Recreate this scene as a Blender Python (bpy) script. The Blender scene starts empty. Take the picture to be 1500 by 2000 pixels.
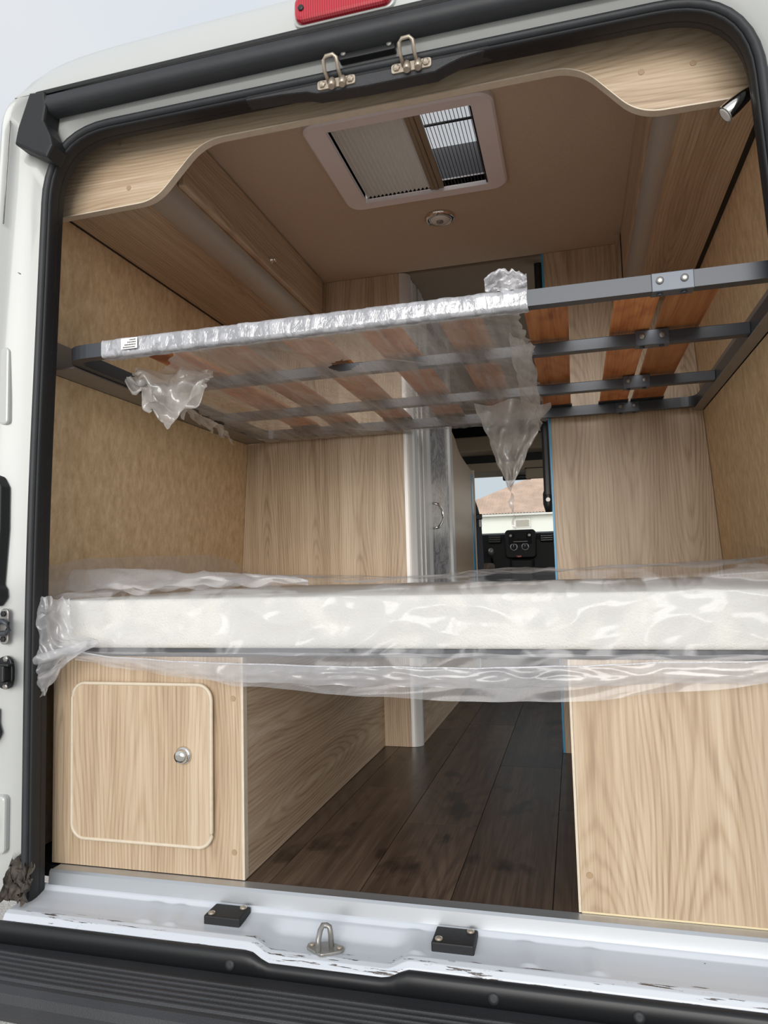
import bpy, bmesh, math, random
from mathutils import Vector, Matrix, noise
random.seed(7)
SC = bpy.context.scene
COL = SC.collection
PI = math.pi

# ------------------------------------------------------------------ camera
cam_d = bpy.data.cameras.new('camera'); cam = bpy.data.objects.new('camera', cam_d); COL.objects.link(cam)
RIGHT = Vector((0.96565, 0.25853, -0.02601)); UP = Vector((0.04569, -0.07039, 0.99647)); FWD = Vector((-0.25579, 0.96343, 0.07978))
m = Matrix((RIGHT, UP, -FWD)).transposed().to_4x4(); m.translation = Vector((0.42, -1.5, 0.684))
cam.matrix_world = m
cam_d.sensor_fit = 'HORIZONTAL'; cam_d.sensor_width = 36; cam_d.lens = 33.353; cam_d.clip_start = 0.02; cam_d.clip_end = 400
SC.camera = cam
# ------------------------------------------------------------------ colour management
SC.view_settings.view_transform = 'Standard'; SC.view_settings.look = 'None'
SC.view_settings.gamma = 1; SC.view_settings.use_curve_mapping = False
SC.view_settings.exposure = 0.64
# ------------------------------------------------------------------ sky: overcast
world = bpy.data.worlds.new('overcast_sky'); SC.world = world; world.use_nodes = True
wn = world.node_tree.nodes; wl = world.node_tree.links; wn.clear()
wo = wn.new('ShaderNodeOutputWorld'); wb = wn.new('ShaderNodeBackground'); wl.new(wb.outputs[0], wo.inputs[0])
wt = wn.new('ShaderNodeTexCoord'); wno = wn.new('ShaderNodeTexNoise'); wno.inputs['Scale'].default_value = 2.2; wno.inputs['Detail'].default_value = 3
wr = wn.new('ShaderNodeValToRGB'); wr.color_ramp.elements[0].position = 0.35; wr.color_ramp.elements[1].position = 0.65
wr.color_ramp.elements[0].color = (0.72, 0.79, 0.87, 1); wr.color_ramp.elements[1].color = (0.85, 0.87, 0.90, 1)
wl.new(wt.outputs['Generated'], wno.inputs['Vector']); wl.new(wno.outputs['Fac'], wr.inputs['Fac']); wl.new(wr.outputs['Color'], wb.inputs['Color'])
wb.inputs['Strength'].default_value = 0.60
# very soft sun added behind the camera to lift the van's rear and interior
sun_d = bpy.data.lights.new('fill_sun', 'SUN'); sun = bpy.data.objects.new('fill_sun', sun_d); COL.objects.link(sun)
sun_d.energy = 1.95; sun_d.angle = math.radians(45); sun_d.color = (1.0, 0.965, 0.92)
sun.rotation_euler = Vector((-0.10, 1.0, -0.13)).to_track_quat('-Z', 'Y').to_euler()
sun.location = (0.8, -8, 2.5)

# ================================================================== materials
def lin(c): return c/12.92 if c <= 0.04045 else ((c+0.055)/1.055)**2.4
def rgb(r, g, b): return (lin(r/255), lin(g/255), lin(b/255), 1)
def newmat(name):
    mt = bpy.data.materials.new(name); mt.use_nodes = True
    nt = mt.node_tree; return mt, nt, nt.nodes['Principled BSDF']
def N(nt, typ, **kw):
    n = nt.nodes.new(typ)
    for k, v in kw.items():
        if k in n.inputs: n.inputs[k].default_value = v
        else: setattr(n, k, v)
    return n
def L(nt, a, b): nt.links.new(a, b)
def math_n(nt, op, a, b=None, c=None):
    n = nt.nodes.new('ShaderNodeMath'); n.operation = op
    for i, v in enumerate((a, b, c)):
        if v is None: continue
        if isinstance(v, (int, float)): n.inputs[i].default_value = v
        else: nt.links.new(v, n.inputs[i])
    return n.outputs[0]
def plain(name, c, rough=0.5, metal=0.0, bump=0.0, scale=200, var=0.0, vscale=8, coat=0.0, spec=None):
    mt, nt, p = newmat(name)
    p.inputs['Base Color'].default_value = c; p.inputs['Roughness'].default_value = rough; p.inputs['Metallic'].default_value = metal
    if coat: p.inputs['Coat Weight'].default_value = coat; p.inputs['Coat Roughness'].default_value = 0.08
    if spec is not None: p.inputs['Specular IOR Level'].default_value = spec
    tc = N(nt, 'ShaderNodeTexCoord')
    if var:
        no = N(nt, 'ShaderNodeTexNoise', Scale=vscale, Detail=4.0); L(nt, tc.outputs['Object'], no.inputs['Vector'])
        rp = N(nt, 'ShaderNodeValToRGB'); rp.color_ramp.elements[0].position = 0.3; rp.color_ramp.elements[1].position = 0.7
        rp.color_ramp.elements[0].color = tuple(max(0, x*(1-var)) for x in c[:3]) + (1,)
        rp.color_ramp.elements[1].color = tuple(min(1, x*(1+var)) for x in c[:3]) + (1,)
        L(nt, no.outputs['Fac'], rp.inputs['Fac']); L(nt, rp.outputs['Color'], p.inputs['Base Color'])
    if bump:
        nb = N(nt, 'ShaderNodeTexNoise', Scale=scale, Detail=3.0); L(nt, tc.outputs['Object'], nb.inputs['Vector'])
        bp = N(nt, 'ShaderNodeBump', Strength=bump, Distance=0.004); L(nt, nb.outputs['Fac'], bp.inputs['Height']); L(nt, bp.outputs['Normal'], p.inputs['Normal'])
    return mt
def wood(name, grain, across, cl, cm, cd, freq=120, off=(0, 0), rough=0.42, colw=0.10, rand=False, knots=0.0, ringw=0.20):
    """laminate wood: broad streaks, fine pores and cathedral arcs along the grain axis"""
    mt, nt, p = newmat(name); ax = {'x': 0, 'y': 1, 'z': 2}
    tc = N(nt, 'ShaderNodeTexCoord'); sp = N(nt, 'ShaderNodeSeparateXYZ'); L(nt, tc.outputs['Object'], sp.inputs[0])
    u = math_n(nt, 'ADD', sp.outputs[ax[across]], off[0]); v = math_n(nt, 'ADD', sp.outputs[ax[grain]], off[1])
    if rand:
        oi = N(nt, 'ShaderNodeObjectInfo'); u = math_n(nt, 'MULTIPLY_ADD', oi.outputs['Random'], 7.3, u); v = math_n(nt, 'MULTIPLY_ADD', oi.outputs['Random'], 11.1, v)
    def nz(su, sv, det=2.0, seed=0.0):
        cb = N(nt, 'ShaderNodeCombineXYZ'); L(nt, math_n(nt, 'MULTIPLY', u, su), cb.inputs[0]); L(nt, math_n(nt, 'MULTIPLY', v, sv), cb.inputs[1]); cb.inputs[2].default_value = seed
        no = N(nt, 'ShaderNodeTexNoise', Scale=1.0, Detail=det); L(nt, cb.outputs[0], no.inputs['Vector']); return no.outputs['Fac']
    warp = nz(4, 1.1, 2, 3.1)
    u2 = math_n(nt, 'MULTIPLY_ADD', math_n(nt, 'SUBTRACT', warp, 0.5), 0.07, u)
    q = math_n(nt, 'PINGPONG', u2, colw)
    vv = math_n(nt, 'MULTIPLY_ADD', math_n(nt, 'SUBTRACT', nz(1.2, 0.9, 1, 8.0), 0.5), 0.22, math_n(nt, 'MULTIPLY', v, 0.035))
    r = math_n(nt, 'SQRT', math_n(nt, 'ADD', math_n(nt, 'MULTIPLY', q, q), math_n(nt, 'MULTIPLY', vv, vv)))
    r = math_n(nt, 'MULTIPLY_ADD', nz(60, 6, 2, 17.0), 0.006, r)
    ring = math_n(nt, 'MULTIPLY_ADD', math_n(nt, 'SINE', math_n(nt, 'MULTIPLY', r, freq*6.28)), 0.5, 0.5)
    ring = math_n(nt, 'POWER', ring, 2.5)
    t = math_n(nt, 'MULTIPLY', nz(14, 0.45, 2, 1.0), 0.34)
    t = math_n(nt, 'MULTIPLY_ADD', nz(52, 0.8, 2, 9.0), 0.30, t)
    t = math_n(nt, 'MULTIPLY_ADD', nz(240, 6, 2, 5.0), 0.34, t)
    t = math_n(nt, 'MULTIPLY_ADD', math_n(nt, 'MULTIPLY', ring, nz(5, 1.0, 1, 12.0)), ringw, t)
    if knots:
        kn = nz(9, 5, 3, 21.0); t = math_n(nt, 'MULTIPLY_ADD', math_n(nt, 'MAXIMUM', math_n(nt, 'SUBTRACT', kn, 0.58), 0.0), knots, t)
    rp = N(nt, 'ShaderNodeValToRGB'); e = rp.color_ramp.elements
    e[0].position = 0.38; e[0].color = cl; e[1].position = 0.74; e[1].color = cd; k = e.new(0.53); k.color = cm
    L(nt, t, rp.inputs['Fac']); col = rp.outputs['Color']
    if rand:
        hs = N(nt, 'ShaderNodeHueSaturation'); L(nt, col, hs.inputs['Color'])
        L(nt, math_n(nt, 'MULTIPLY_ADD', oi.outputs['Random'], 0.5, 0.75), hs.inputs['Value']); col = hs.outputs['Color']
    L(nt, col, p.inputs['Base Color']); p.inputs['Roughness'].default_value = rough
    bp = N(nt, 'ShaderNodeBump', Strength=0.10, Distance=0.002); L(nt, t, bp.inputs['Height']); L(nt, bp.outputs['Normal'], p.inputs['Normal'])
    return mt
LC = (rgb(206, 186, 160), rgb(187, 163, 135), rgb(146, 121, 95))
MAT = {}
M = MAT
M['wood_zx'] = wood('elm_laminate_upright', 'z', 'x', *LC)
M['wood_zx2'] = wood('elm_laminate_upright_b', 'z', 'x', *LC, off=(0.37, 1.3))
M['wood_xz'] = wood('elm_laminate_lengthwise', 'x', 'z', *LC, off=(0.2, 0.4), colw=0.09)
M['wood_yz'] = wood('elm_laminate_side', 'y', 'z', *LC, off=(0.1, 0.7))
M['wood_yx'] = wood('elm_laminate_underside', 'y', 'x', *LC, off=(0.05, 0.2))
M['edge'] = plain('pale_edge_band', rgb(214, 200, 178), 0.45, var=0.05, vscale=60)
M['rawedge'] = plain('raw_board_edge', rgb(226, 208, 170), 0.7)
M['floor'] = wood('dark_oak_plank', 'y', 'x', rgb(112, 93, 77), rgb(86, 69, 56), rgb(46, 36, 29), freq=90, rough=0.34, rand=True, knots=2.2, ringw=0.12)
M['slat'] = wood('orange_beech_slat', 'y', 'x', rgb(214, 148, 92), rgb(196, 122, 66), rgb(140, 72, 36), freq=60, rand=True, knots=1.2, ringw=0.12)
def felt():
    mt, nt, p = newmat('mottled_beige_felt'); tc = N(nt, 'ShaderNodeTexCoord')
    mp = N(nt, 'ShaderNodeMapping'); mp.inputs['Scale'].default_value = (1, 1, 0.55); L(nt, tc.outputs['Object'], mp.inputs['Vector'])
    a = N(nt, 'ShaderNodeTexNoise', Scale=42.0, Detail=6.0, Roughness=0.7); L(nt, mp.outputs[0], a.inputs['Vector'])
    rp = N(nt, 'ShaderNodeValToRGB'); e = rp.color_ramp.elements
    e[0].position = 0.34; e[0].color = rgb(204, 172, 130); e[1].position = 0.66; e[1].color = rgb(234, 206, 166)
    L(nt, a.outputs['Fac'], rp.inputs['Fac']); L(nt, rp.outputs['Color'], p.inputs['Base Color']); p.inputs['Roughness'].default_value = 0.85
    b = N(nt, 'ShaderNodeBump', Strength=0.25, Distance=0.003); L(nt, a.outputs['Fac'], b.inputs['Height']); L(nt, b.outputs['Normal'], p.inputs['Normal'])
    return mt
M['felt'] = felt()
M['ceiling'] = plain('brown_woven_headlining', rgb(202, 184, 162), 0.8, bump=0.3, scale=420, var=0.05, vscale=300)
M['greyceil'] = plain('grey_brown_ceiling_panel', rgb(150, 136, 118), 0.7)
M['white'] = plain('white_body_paint', rgb(190, 192, 189), 0.32, coat=0.5, var=0.02, vscale=3)
def sillpaint():
    mt, nt, p = newmat('white_paint_scuffed'); tc = N(nt, 'ShaderNodeTexCoord')
    mp = N(nt, 'ShaderNodeMapping'); mp.inputs['Scale'].default_value = (3.5, 46, 46); L(nt, tc.outputs['Object'], mp.inputs['Vector'])
    a = N(nt, 'ShaderNodeTexNoise', Scale=3.0, Detail=6.0, Roughness=0.65); L(nt, mp.outputs[0], a.inputs['Vector'])
    sp = N(nt, 'ShaderNodeSeparateXYZ'); L(nt, tc.outputs['Object'], sp.inputs[0])
    band = math_n(nt, 'SUBTRACT', 1.0, math_n(nt, 'MULTIPLY', math_n(nt, 'ABSOLUTE', math_n(nt, 'ADD', sp.outputs[1], 0.142)), 42))
    band = math_n(nt, 'MAXIMUM', band, 0.0)
    f = math_n(nt, 'MULTIPLY', math_n(nt, 'GREATER_THAN', a.outputs['Fac'], 0.60), math_n(nt, 'GREATER_THAN', math_n(nt, 'MULTIPLY', band, a.outputs['Fac']), 0.20))
    sp2 = N(nt, 'ShaderNodeTexNoise', Scale=55.0, Detail=2.0); L(nt, tc.outputs['Object'], sp2.inputs['Vector'])
    f = math_n(nt, 'MAXIMUM', f, math_n(nt, 'GREATER_THAN', sp2.outputs['Fac'], 0.80))
    mx = N(nt, 'ShaderNodeMix', data_type='RGBA'); L(nt, f, mx.inputs[0]); mx.inputs[6].default_value = rgb(202, 207, 214); mx.inputs[7].default_value = rgb(80, 72, 68)
    L(nt, mx.outputs[2], p.inputs['Base Color']); p.inputs['Roughness'].default_value = 0.35; p.inputs['Coat Weight'].default_value = 0.4
    return mt
M['sill'] = sillpaint()
M['rubber'] = plain('black_rubber', rgb(40, 42, 45), 0.55, var=0.12, vscale=20, bump=0.08, scale=160)
M['rubber2'] = plain('deep_black_rubber', rgb(24, 25, 27), 0.6, bump=0.1, scale=160)
M['carpet'] = plain('black_fuzzy_carpet', rgb(40, 37, 34), 0.95, bump=1.0, scale=380, var=0.5, vscale=260)
M['plastic'] = plain('black_grained_plastic', rgb(52, 53, 56), 0.5, bump=0.35, scale=500, var=0.10, vscale=7)
M['blk'] = plain('satin_black_plastic', rgb(28, 29, 31), 0.42)
M['steel'] = plain('anthracite_powder_coat', rgb(74, 77, 82), 0.40, metal=0.35, bump=0.05, scale=600)
M['bracket'] = plain('grey_bracket_steel', rgb(142, 133, 124), 0.5, metal=0.1)
M['sleeve'] = plain('grey_connector_steel', rgb(92, 97, 105), 0.38, metal=0.4)
M['alu'] = plain('brushed_aluminium', rgb(196, 200, 204), 0.36, metal=0.75)
M['aluw'] = plain('satin_silver_profile', rgb(214, 212, 208), 0.36, metal=0.2)
M['aluwarm'] = plain('champagne_rounded_profile', rgb(176, 168, 156), 0.42, metal=0.25)
M['chrome'] = plain('polished_chrome', rgb(225, 222, 216), 0.10, metal=1.0)
M['zinc'] = plain('zinc_plated_steel', rgb(150, 148, 144), 0.32, metal=0.5, var=0.15, vscale=60)
M['zincwarm'] = plain('yellowed_zinc_steel', rgb(176, 164, 148), 0.34, metal=0.5, var=0.12, vscale=60)
M['cap'] = plain('beige_screw_cap', rgb(170, 144, 112), 0.5)
M['blue'] = plain('blue_protective_film', rgb(60, 164, 214), 0.3)
M['lav'] = plain('lavender_white_plastic', rgb(232, 225, 225), 0.45)
M['pleat'] = plain('grey_pleated_fabric', rgb(206, 199, 188), 0.8)
_nt = M['pleat'].node_tree; _tl = N(_nt, 'ShaderNodeBsdfTranslucent'); _tl.inputs[0].default_value = rgb(196, 190, 180); _mx = N(_nt, 'ShaderNodeMixShader'); _mx.inputs[0].default_value = 0.3
L(_nt, _nt.nodes['Principled BSDF'].outputs[0], _mx.inputs[1]); L(_nt, _tl.outputs[0], _mx.inputs[2]); L(_nt, _mx.outputs[0], _nt.nodes['Material Output'].inputs[0])
M['pleatbar'] = plain('brown_grey_rail', rgb(140, 124, 104), 0.45)
M['cassette_grey'] = plain('dark_grey_shaft_plastic', rgb(74, 74, 78), 0.5)
M['whitepl'] = plain('white_plastic', rgb(232, 230, 226), 0.4)
M['cabbeige'] = plain('beige_cab_trim', rgb(168, 154, 132), 0.8, bump=0.2, scale=200)
M['dash'] = plain('near_black_dash_plastic', rgb(15, 15, 16), 0.5)
M['seat'] = plain('dark_seat_fabric', rgb(44, 42, 42), 0.9, bump=0.4, scale=300)
M['seatarm'] = plain('taupe_armrest_fabric', rgb(128, 112, 96), 0.9)
M['house'] = plain('white_render', rgb(236, 236, 228), 0.8)
M['tile'] = plain('clay_roof_tile', rgb(206, 180, 164), 0.8, var=0.15, vscale=1.5)
M['tank'] = plain('mattress_ticking', rgb(228, 226, 219), 0.85, bump=0.5, scale=260, var=0.02, vscale=30)
M['paper'] = plain('white_paper', rgb(240, 238, 234), 0.6)
M['ink'] = plain('dark_print', rgb(40, 40, 42), 0.6)
M['asphalt'] = plain('grey_gravel_asphalt', rgb(196, 192, 186), 0.95, bump=1.0, scale=180, var=0.4, vscale=160)
def redlens():
    mt, nt, p = newmat('red_lens'); p.inputs['Base Color'].default_value = rgb(176, 24, 44); p.inputs['Roughness'].default_value = 0.15
    p.inputs['Coat Weight'].default_value = 0.6
    tc = N(nt, 'ShaderNodeTexCoord'); w = N(nt, 'ShaderNodeTexWave', Scale=60.0); L(nt, tc.outputs['Object'], w.inputs['Vector'])
    rp = N(nt, 'ShaderNodeValToRGB'); rp.color_ramp.elements[0].color = rgb(150, 16, 36); rp.color_ramp.elements[1].color = rgb(196, 40, 54)
    L(nt, w.outputs['Fac'], rp.inputs['Fac']); L(nt, rp.outputs['Color'], p.inputs['Base Color']); return mt
M['red'] = redlens()
def marble():
    mt, nt, p = newmat('grey_marble_print'); tc = N(nt, 'ShaderNodeTexCoord')
    a = N(nt, 'ShaderNodeTexNoise', Scale=7.0, Detail=9.0, Roughness=0.72, Distortion=1.6); L(nt, tc.outputs['Object'], a.inputs['Vector'])
    rp = N(nt, 'ShaderNodeValToRGB'); e = rp.color_ramp.elements
    e[0].position = 0.46; e[0].color = rgb(182, 180, 180); e[1].position = 0.55; e[1].color = rgb(178, 176, 176); k = e.new(0.505); k.color = rgb(92, 88, 88)
    L(nt, a.outputs['Fac'], rp.inputs['Fac']); L(nt, rp.outputs['Color'], p.inputs['Base Color']); p.inputs['Roughness'].default_value = 0.3; return mt
M['marble'] = marble()
def film(name, a0, a1, scale, stretch=(1, 1, 1), tint=(0.86, 0.86, 0.88, 1), bump=0.6, rot=0.0, gl=0.25, patch=False):
    """thin polythene: part clear, part milky, part glossy"""
    mt = bpy.data.materials.new(name); mt.use_nodes = True; nt = mt.node_tree; nt.nodes.clear()
    out = N(nt, 'ShaderNodeOutputMaterial'); tr = N(nt, 'ShaderNodeBsdfTransparent'); tr.inputs[0].default_value = (0.97, 0.97, 0.97, 1)
    di = N(nt, 'ShaderNodeBsdfDiffuse'); di.inputs[0].default_value = tint
    tl = N(nt, 'ShaderNodeBsdfTranslucent'); tl.inputs[0].default_value = tint
    go = N(nt, 'ShaderNodeBsdfGlossy'); go.inputs['Roughness'].default_value = 0.16
    tc = N(nt, 'ShaderNodeTexCoord'); mp = N(nt, 'ShaderNodeMapping'); mp.inputs['Scale'].default_value = stretch; mp.inputs['Rotation'].default_value = (0, 0, rot)
    L(nt, tc.outputs['Object'], mp.inputs['Vector'])
    n1 = N(nt, 'ShaderNodeTexNoise', Scale=scale, Detail=4.0, Roughness=0.6, Distortion=0.4); L(nt, mp.outputs[0], n1.inputs['Vector'])
    bp = N(nt, 'ShaderNodeBump', Strength=bump, Distance=0.012); L(nt, n1.outputs['Fac'], bp.inputs['Height'])
    for s in (di, tl, go): L(nt, bp.outputs['Normal'], s.inputs['Normal'])
    m1 = N(nt, 'ShaderNodeMixShader'); m1.inputs[0].default_value = 0.4; L(nt, di.outputs[0], m1.inputs[1]); L(nt, tl.outputs[0], m1.inputs[2])
    m2 = N(nt, 'ShaderNodeMixShader'); m2.inputs[0].default_value = gl; L(nt, m1.outputs[0], m2.inputs[1]); L(nt, go.outputs[0], m2.inputs[2])
    mr = N(nt, 'ShaderNodeMapRange'); mr.inputs['From Min'].default_value = 0.47 if patch else 0.3; mr.inputs['From Max'].default_value = 0.53 if patch else 0.7
    mr.inputs['To Min'].default_value = a0; mr.inputs['To Max'].default_value = a1; L(nt, n1.outputs['Fac'], mr.inputs['Value'])
    m3 = N(nt, 'ShaderNodeMixShader'); L(nt, mr.outputs[0], m3.inputs[0]); L(nt, tr.outputs[0], m3.inputs[1]); L(nt, m2.outputs[0], m3.inputs[2])
    L(nt, m3.outputs[0], out.inputs[0]); return mt
M['film'] = film('clear_milky_polythene', 0.07, 0.30, 6.0, (1, 1, 1), bump=0.10, patch=True, tint=(0.84, 0.84, 0.86, 1), gl=0.11)
M['filmskirt'] = film('milky_polythene_skirt', 0.25, 0.36, 8.0, (0.6, 1, 1), bump=0.15, tint=(0.80, 0.79, 0.80, 1), gl=0.13)
M['filmtop'] = film('slack_milky_polythene', 0.24, 0.42, 6.0, (1, 1, 1), bump=0.12, tint=(0.80, 0.79, 0.80, 1), gl=0.14)
M['filmhem'] = film('doubled_polythene_hem', 0.28, 0.50, 12.0, (0.6, 1, 1), bump=0.25, gl=0.15)
M['filmtight'] = film('stretched_polythene', 0.24, 0.58, 24.0, (1.0, 0.10, 1), rot=math.radians(-36), tint=(0.93, 0.88, 0.83, 1), bump=0.4)
M['filmcrumple'] = film('crumpled_polythene', 0.60, 0.86, 44.0, (1, 1, 0.5), tint=(0.88, 0.88, 0.92, 1), bump=0.35, gl=0.2, patch=True)
M['filmtail'] = film('torn_hanging_polythene', 0.40, 0.70, 18.0, (1, 1, 0.4), tint=(0.84, 0.82, 0.79, 1), bump=0.5, gl=0.14)
def glass(name, a, tint=(0.9, 0.95, 0.94, 1)):
    mt = bpy.data.materials.new(name); mt.use_nodes = True; nt = mt.node_tree; nt.nodes.clear()
    out = N(nt, 'ShaderNodeOutputMaterial'); tr = N(nt, 'ShaderNodeBsdfTransparent'); tr.inputs[0].default_value = tint
    go = N(nt, 'ShaderNodeBsdfGlossy'); go.inputs['Roughness'].default_value = 0.03
    m1 = N(nt, 'ShaderNodeMixShader'); m1.inputs[0].default_value = a; L(nt, tr.outputs[0], m1.inputs[1]); L(nt, go.outputs[0], m1.inputs[2]); L(nt, m1.outputs[0], out.inputs[0]); return mt
M['glass'] = glass('clear_glass', 0.04, (0.96, 0.98, 0.97, 1))
M['acryl'] = glass('clear_acrylic', 0.04, (0.95, 0.95, 0.95, 1))
M['net'] = glass('dark_insect_net', 0.02, (0.72, 0.72, 0.72, 1))

# ================================================================== mesh helpers
def put(o, parent=None):
    COL.objects.link(o)
    if parent is not None:
        o.parent = parent; o.matrix_parent_inverse = Matrix.Translation(-Vector(parent['_base'])) if '_base' in parent else Matrix.Identity(4)
    return o
def tag(o, label=None, cat=None, group=None, kind=None):
    if label: o['label'] = label
    if cat: o['category'] = cat
    if group: o['group'] = group
    if kind: o['kind'] = kind
    return o
EMPTIES = []
def thing(name, label, cat, loc=(0, 0, 0), group=None):
    o = bpy.data.objects.new(name, None); o.location = loc; o['_base'] = tuple(float(v) for v in loc); o.empty_display_size = 0.05
    COL.objects.link(o); tag(o, label, cat, group); EMPTIES.append(o); return o
def mesh(name, verts, faces, mat, parent=None, smooth=False, recalc=True):
    me = bpy.data.meshes.new(name); me.from_pydata([tuple(v) for v in verts], [], faces)
    if recalc:
        bm = bmesh.new(); bm.from_mesh(me); bmesh.ops.recalc_face_normals(bm, faces=bm.faces); bm.to_mesh(me); bm.free()
    if isinstance(mat, str): mat = MAT[mat]
    me.materials.append(mat)
    if smooth:
        for p in me.polygons: p.use_smooth = True
    return put(bpy.data.objects.new(name, me), parent)
def frombm(name, bm, mat, parent=None, smooth=False):
    bmesh.ops.recalc_face_normals(bm, faces=bm.faces)
    me = bpy.data.meshes.new(name); bm.to_mesh(me); bm.free(); me.materials.append(MAT[mat] if isinstance(mat, str) else mat)
    if smooth:
        for p in me.polygons: p.use_smooth = True
    return put(bpy.data.objects.new(name, me), parent)
def bm_box(bm, x0, x1, y0, y1, z0, z1):
    v = [bm.verts.new(c) for c in ((x0, y0, z0), (x1, y0, z0), (x1, y1, z0), (x0, y1, z0), (x0, y0, z1), (x1, y0, z1), (x1, y1, z1), (x0, y1, z1))]
    for f in ((0, 3, 2, 1), (4, 5, 6, 7), (0, 1, 5, 4), (1, 2, 6, 5), (2, 3, 7, 6), (3, 0, 4, 7)): bm.faces.new([v[i] for i in f])
def box(name, x0, x1, y0, y1, z0, z1, mat, parent=None, bev=0.0, seg=2):
    bm = bmesh.new(); bm_box(bm, min(x0, x1), max(x0, x1), min(y0, y1), max(y0, y1), min(z0, z1), max(z0, z1))
    if bev: bmesh.ops.bevel(bm, geom=bm.edges[:], offset=bev, segments=seg, affect='EDGES', profile=0.5)
    return frombm(name, bm, mat, parent)
def prism(name, pts, a0, a1, plane, mat, parent=None, bev=0.0):
    """polygon pts (2D) extruded along the third axis. plane 'xz' extrudes y, 'yz' extrudes x, 'xy' extrudes z"""
    def P(p, a): return {'xz': (p[0], a, p[1]), 'yz': (a, p[0], p[1]), 'xy': (p[0], p[1], a)}[plane]
    bm = bmesh.new(); b = [bm.verts.new(P(p, a0)) for p in pts]; t = [bm.verts.new(P(p, a1)) for p in pts]; n = len(pts)
    bm.faces.new(b); bm.faces.new(t[::-1])
    for i in range(n): bm.faces.new((b[i], b[(i+1) % n], t[(i+1) % n], t[i]))
    if bev:
        bmesh.ops.recalc_face_normals(bm, faces=bm.faces)
        ed = [e for e in bm.edges if len({v in b for v in e.verts}) == 1]
        bmesh.ops.bevel(bm, geom=ed, offset=bev, segments=2, affect='EDGES', profile=0.5)
    return frombm(name, bm, mat, parent)
def lathe(name, prof, center, axis, mat, parent=None, n=28, smooth=True):
    """prof: list of (radius, height along axis)"""
    ax = Vector(axis).normalized(); ref = Vector((0, 0, 1)) if abs(ax.z) < 0.9 else Vector((1, 0, 0))
    e1 = ax.cross(ref).normalized(); e2 = ax.cross(e1); c = Vector(center); vs = []; fs = []
    for r, h in prof:
        for k in range(n):
            a = 2*PI*k/n; vs.append(c+ax*h+(e1*math.cos(a)+e2*math.sin(a))*r)
    for i in range(len(prof)-1):
        for k in range(n): fs.append((i*n+k, i*n+(k+1) % n, (i+1)*n+(k+1) % n, (i+1)*n+k))
    fs.append(tuple(range(n))); fs.append(tuple((len(prof)-1)*n+k for k in range(n)))
    o = mesh(name, vs, fs, mat, parent, smooth)
    if smooth: o.data.polygons[-1].use_smooth = False; o.data.polygons[-2].use_smooth = False
    return o
def tube(name, pts, r, mat, parent=None, n=10, closed=False):
    pts = [Vector(p) for p in pts]; vs = []; fs = []; m_ = len(pts)
    up = Vector((0.13, 0.07, 0.99)).normalized()
    for i, p in enumerate(pts):
        d = (pts[(i+1) % m_]-pts[i-1]) if closed else (pts[min(i+1, m_-1)]-pts[max(i-1, 0)])
        d.normalize(); a = d.cross(up)
        if a.length < 1e-3: a = d.cross(Vector((1, 0, 0)))
        a.normalize(); b = d.cross(a)
        for k in range(n): t = 2*PI*k/n; vs.append(p+(a*math.cos(t)+b*math.sin(t))*r)
    for i in range(m_ if closed else m_-1):
        for k in range(n): fs.append((i*n+k, i*n+(k+1) % n, ((i+1) % m_)*n+(k+1) % n, ((i+1) % m_)*n+k))
    if not closed: fs.append(tuple(range(n))); fs.append(tuple((m_-1)*n+k for k in range(n)))
    return mesh(name, vs, fs, mat, parent, True)
def sheet(name, nu, nv, fn, mat, parent=None, keep=None, smooth=True):
    vs = [fn(i/(nu-1), j/(nv-1)) for j in range(nv) for i in range(nu)]; fs = []
    for j in range(nv-1):
        for i in range(nu-1):
            if keep and not keep((i+0.5)/(nu-1), (j+0.5)/(nv-1)): continue
            fs.append((j*nu+i, j*nu+i+1, (j+1)*nu+i+1, (j+1)*nu+i))
    return mesh(name, vs, fs, mat, parent, smooth)
def loft(name, rings, mat, parent=None, smooth=True, closed=False):
    n = len(rings[0]); vs = [p for r in rings for p in r]; fs = []
    for i in range(len(rings)-1):
        for k in range(n if closed else n-1): fs.append((i*n+k, i*n+(k+1) % n, (i+1)*n+(k+1) % n, (i+1)*n+k))
    return mesh(name, vs, fs, mat, parent, smooth)
def bez(p0, p1, p2, k):
    return [tuple((1-t)**2*a+2*t*(1-t)*b+t*t*c for a, b, c in zip(p0, p1, p2)) for t in [i/k for i in range(k+1)]]
def rpoly(ctrl, radii, k=10, seg=6, closed=False):
    """polyline with rounded corners, same sample count for the same control count"""
    out = []; n = len(ctrl); V = [Vector(c) for c in ctrl]; ent = {}
    rng = range(n) if closed else range(1, n-1)
    for i in rng:
        a = (V[i-1]-V[i]).normalized(); b = (V[(i+1) % n]-V[i]).normalized(); r = radii[i]
        ent[i] = (V[i]+a*r, V[i]+b*r)
    prev = None
    def line(a, b):
        for s in range(1, seg): out.append(tuple(a.lerp(b, s/seg)))
    if not closed: out.append(tuple(V[0])); prev = V[0]
    for i in rng:
        a, b = ent[i]
        if prev is not None: line(prev, a)
        out.extend(bez(tuple(a), tuple(V[i]), tuple(b), k)); prev = b
    if closed: line(prev, ent[0][0])
    else: line(prev, V[-1]); out.append(tuple(V[-1]))
    return out
def offset2(path, d):
    out = []; n = len(path)
    for i, p in enumerate(path):
        a = Vector(path[max(i-1, 0)]); b = Vector(path[min(i+1, n-1)]); t = (b-a).normalized(); nr = Vector((-t.y, t.x)); out.append((p[0]+nr.x*d, p[1]+nr.y*d))
    return out
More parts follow.
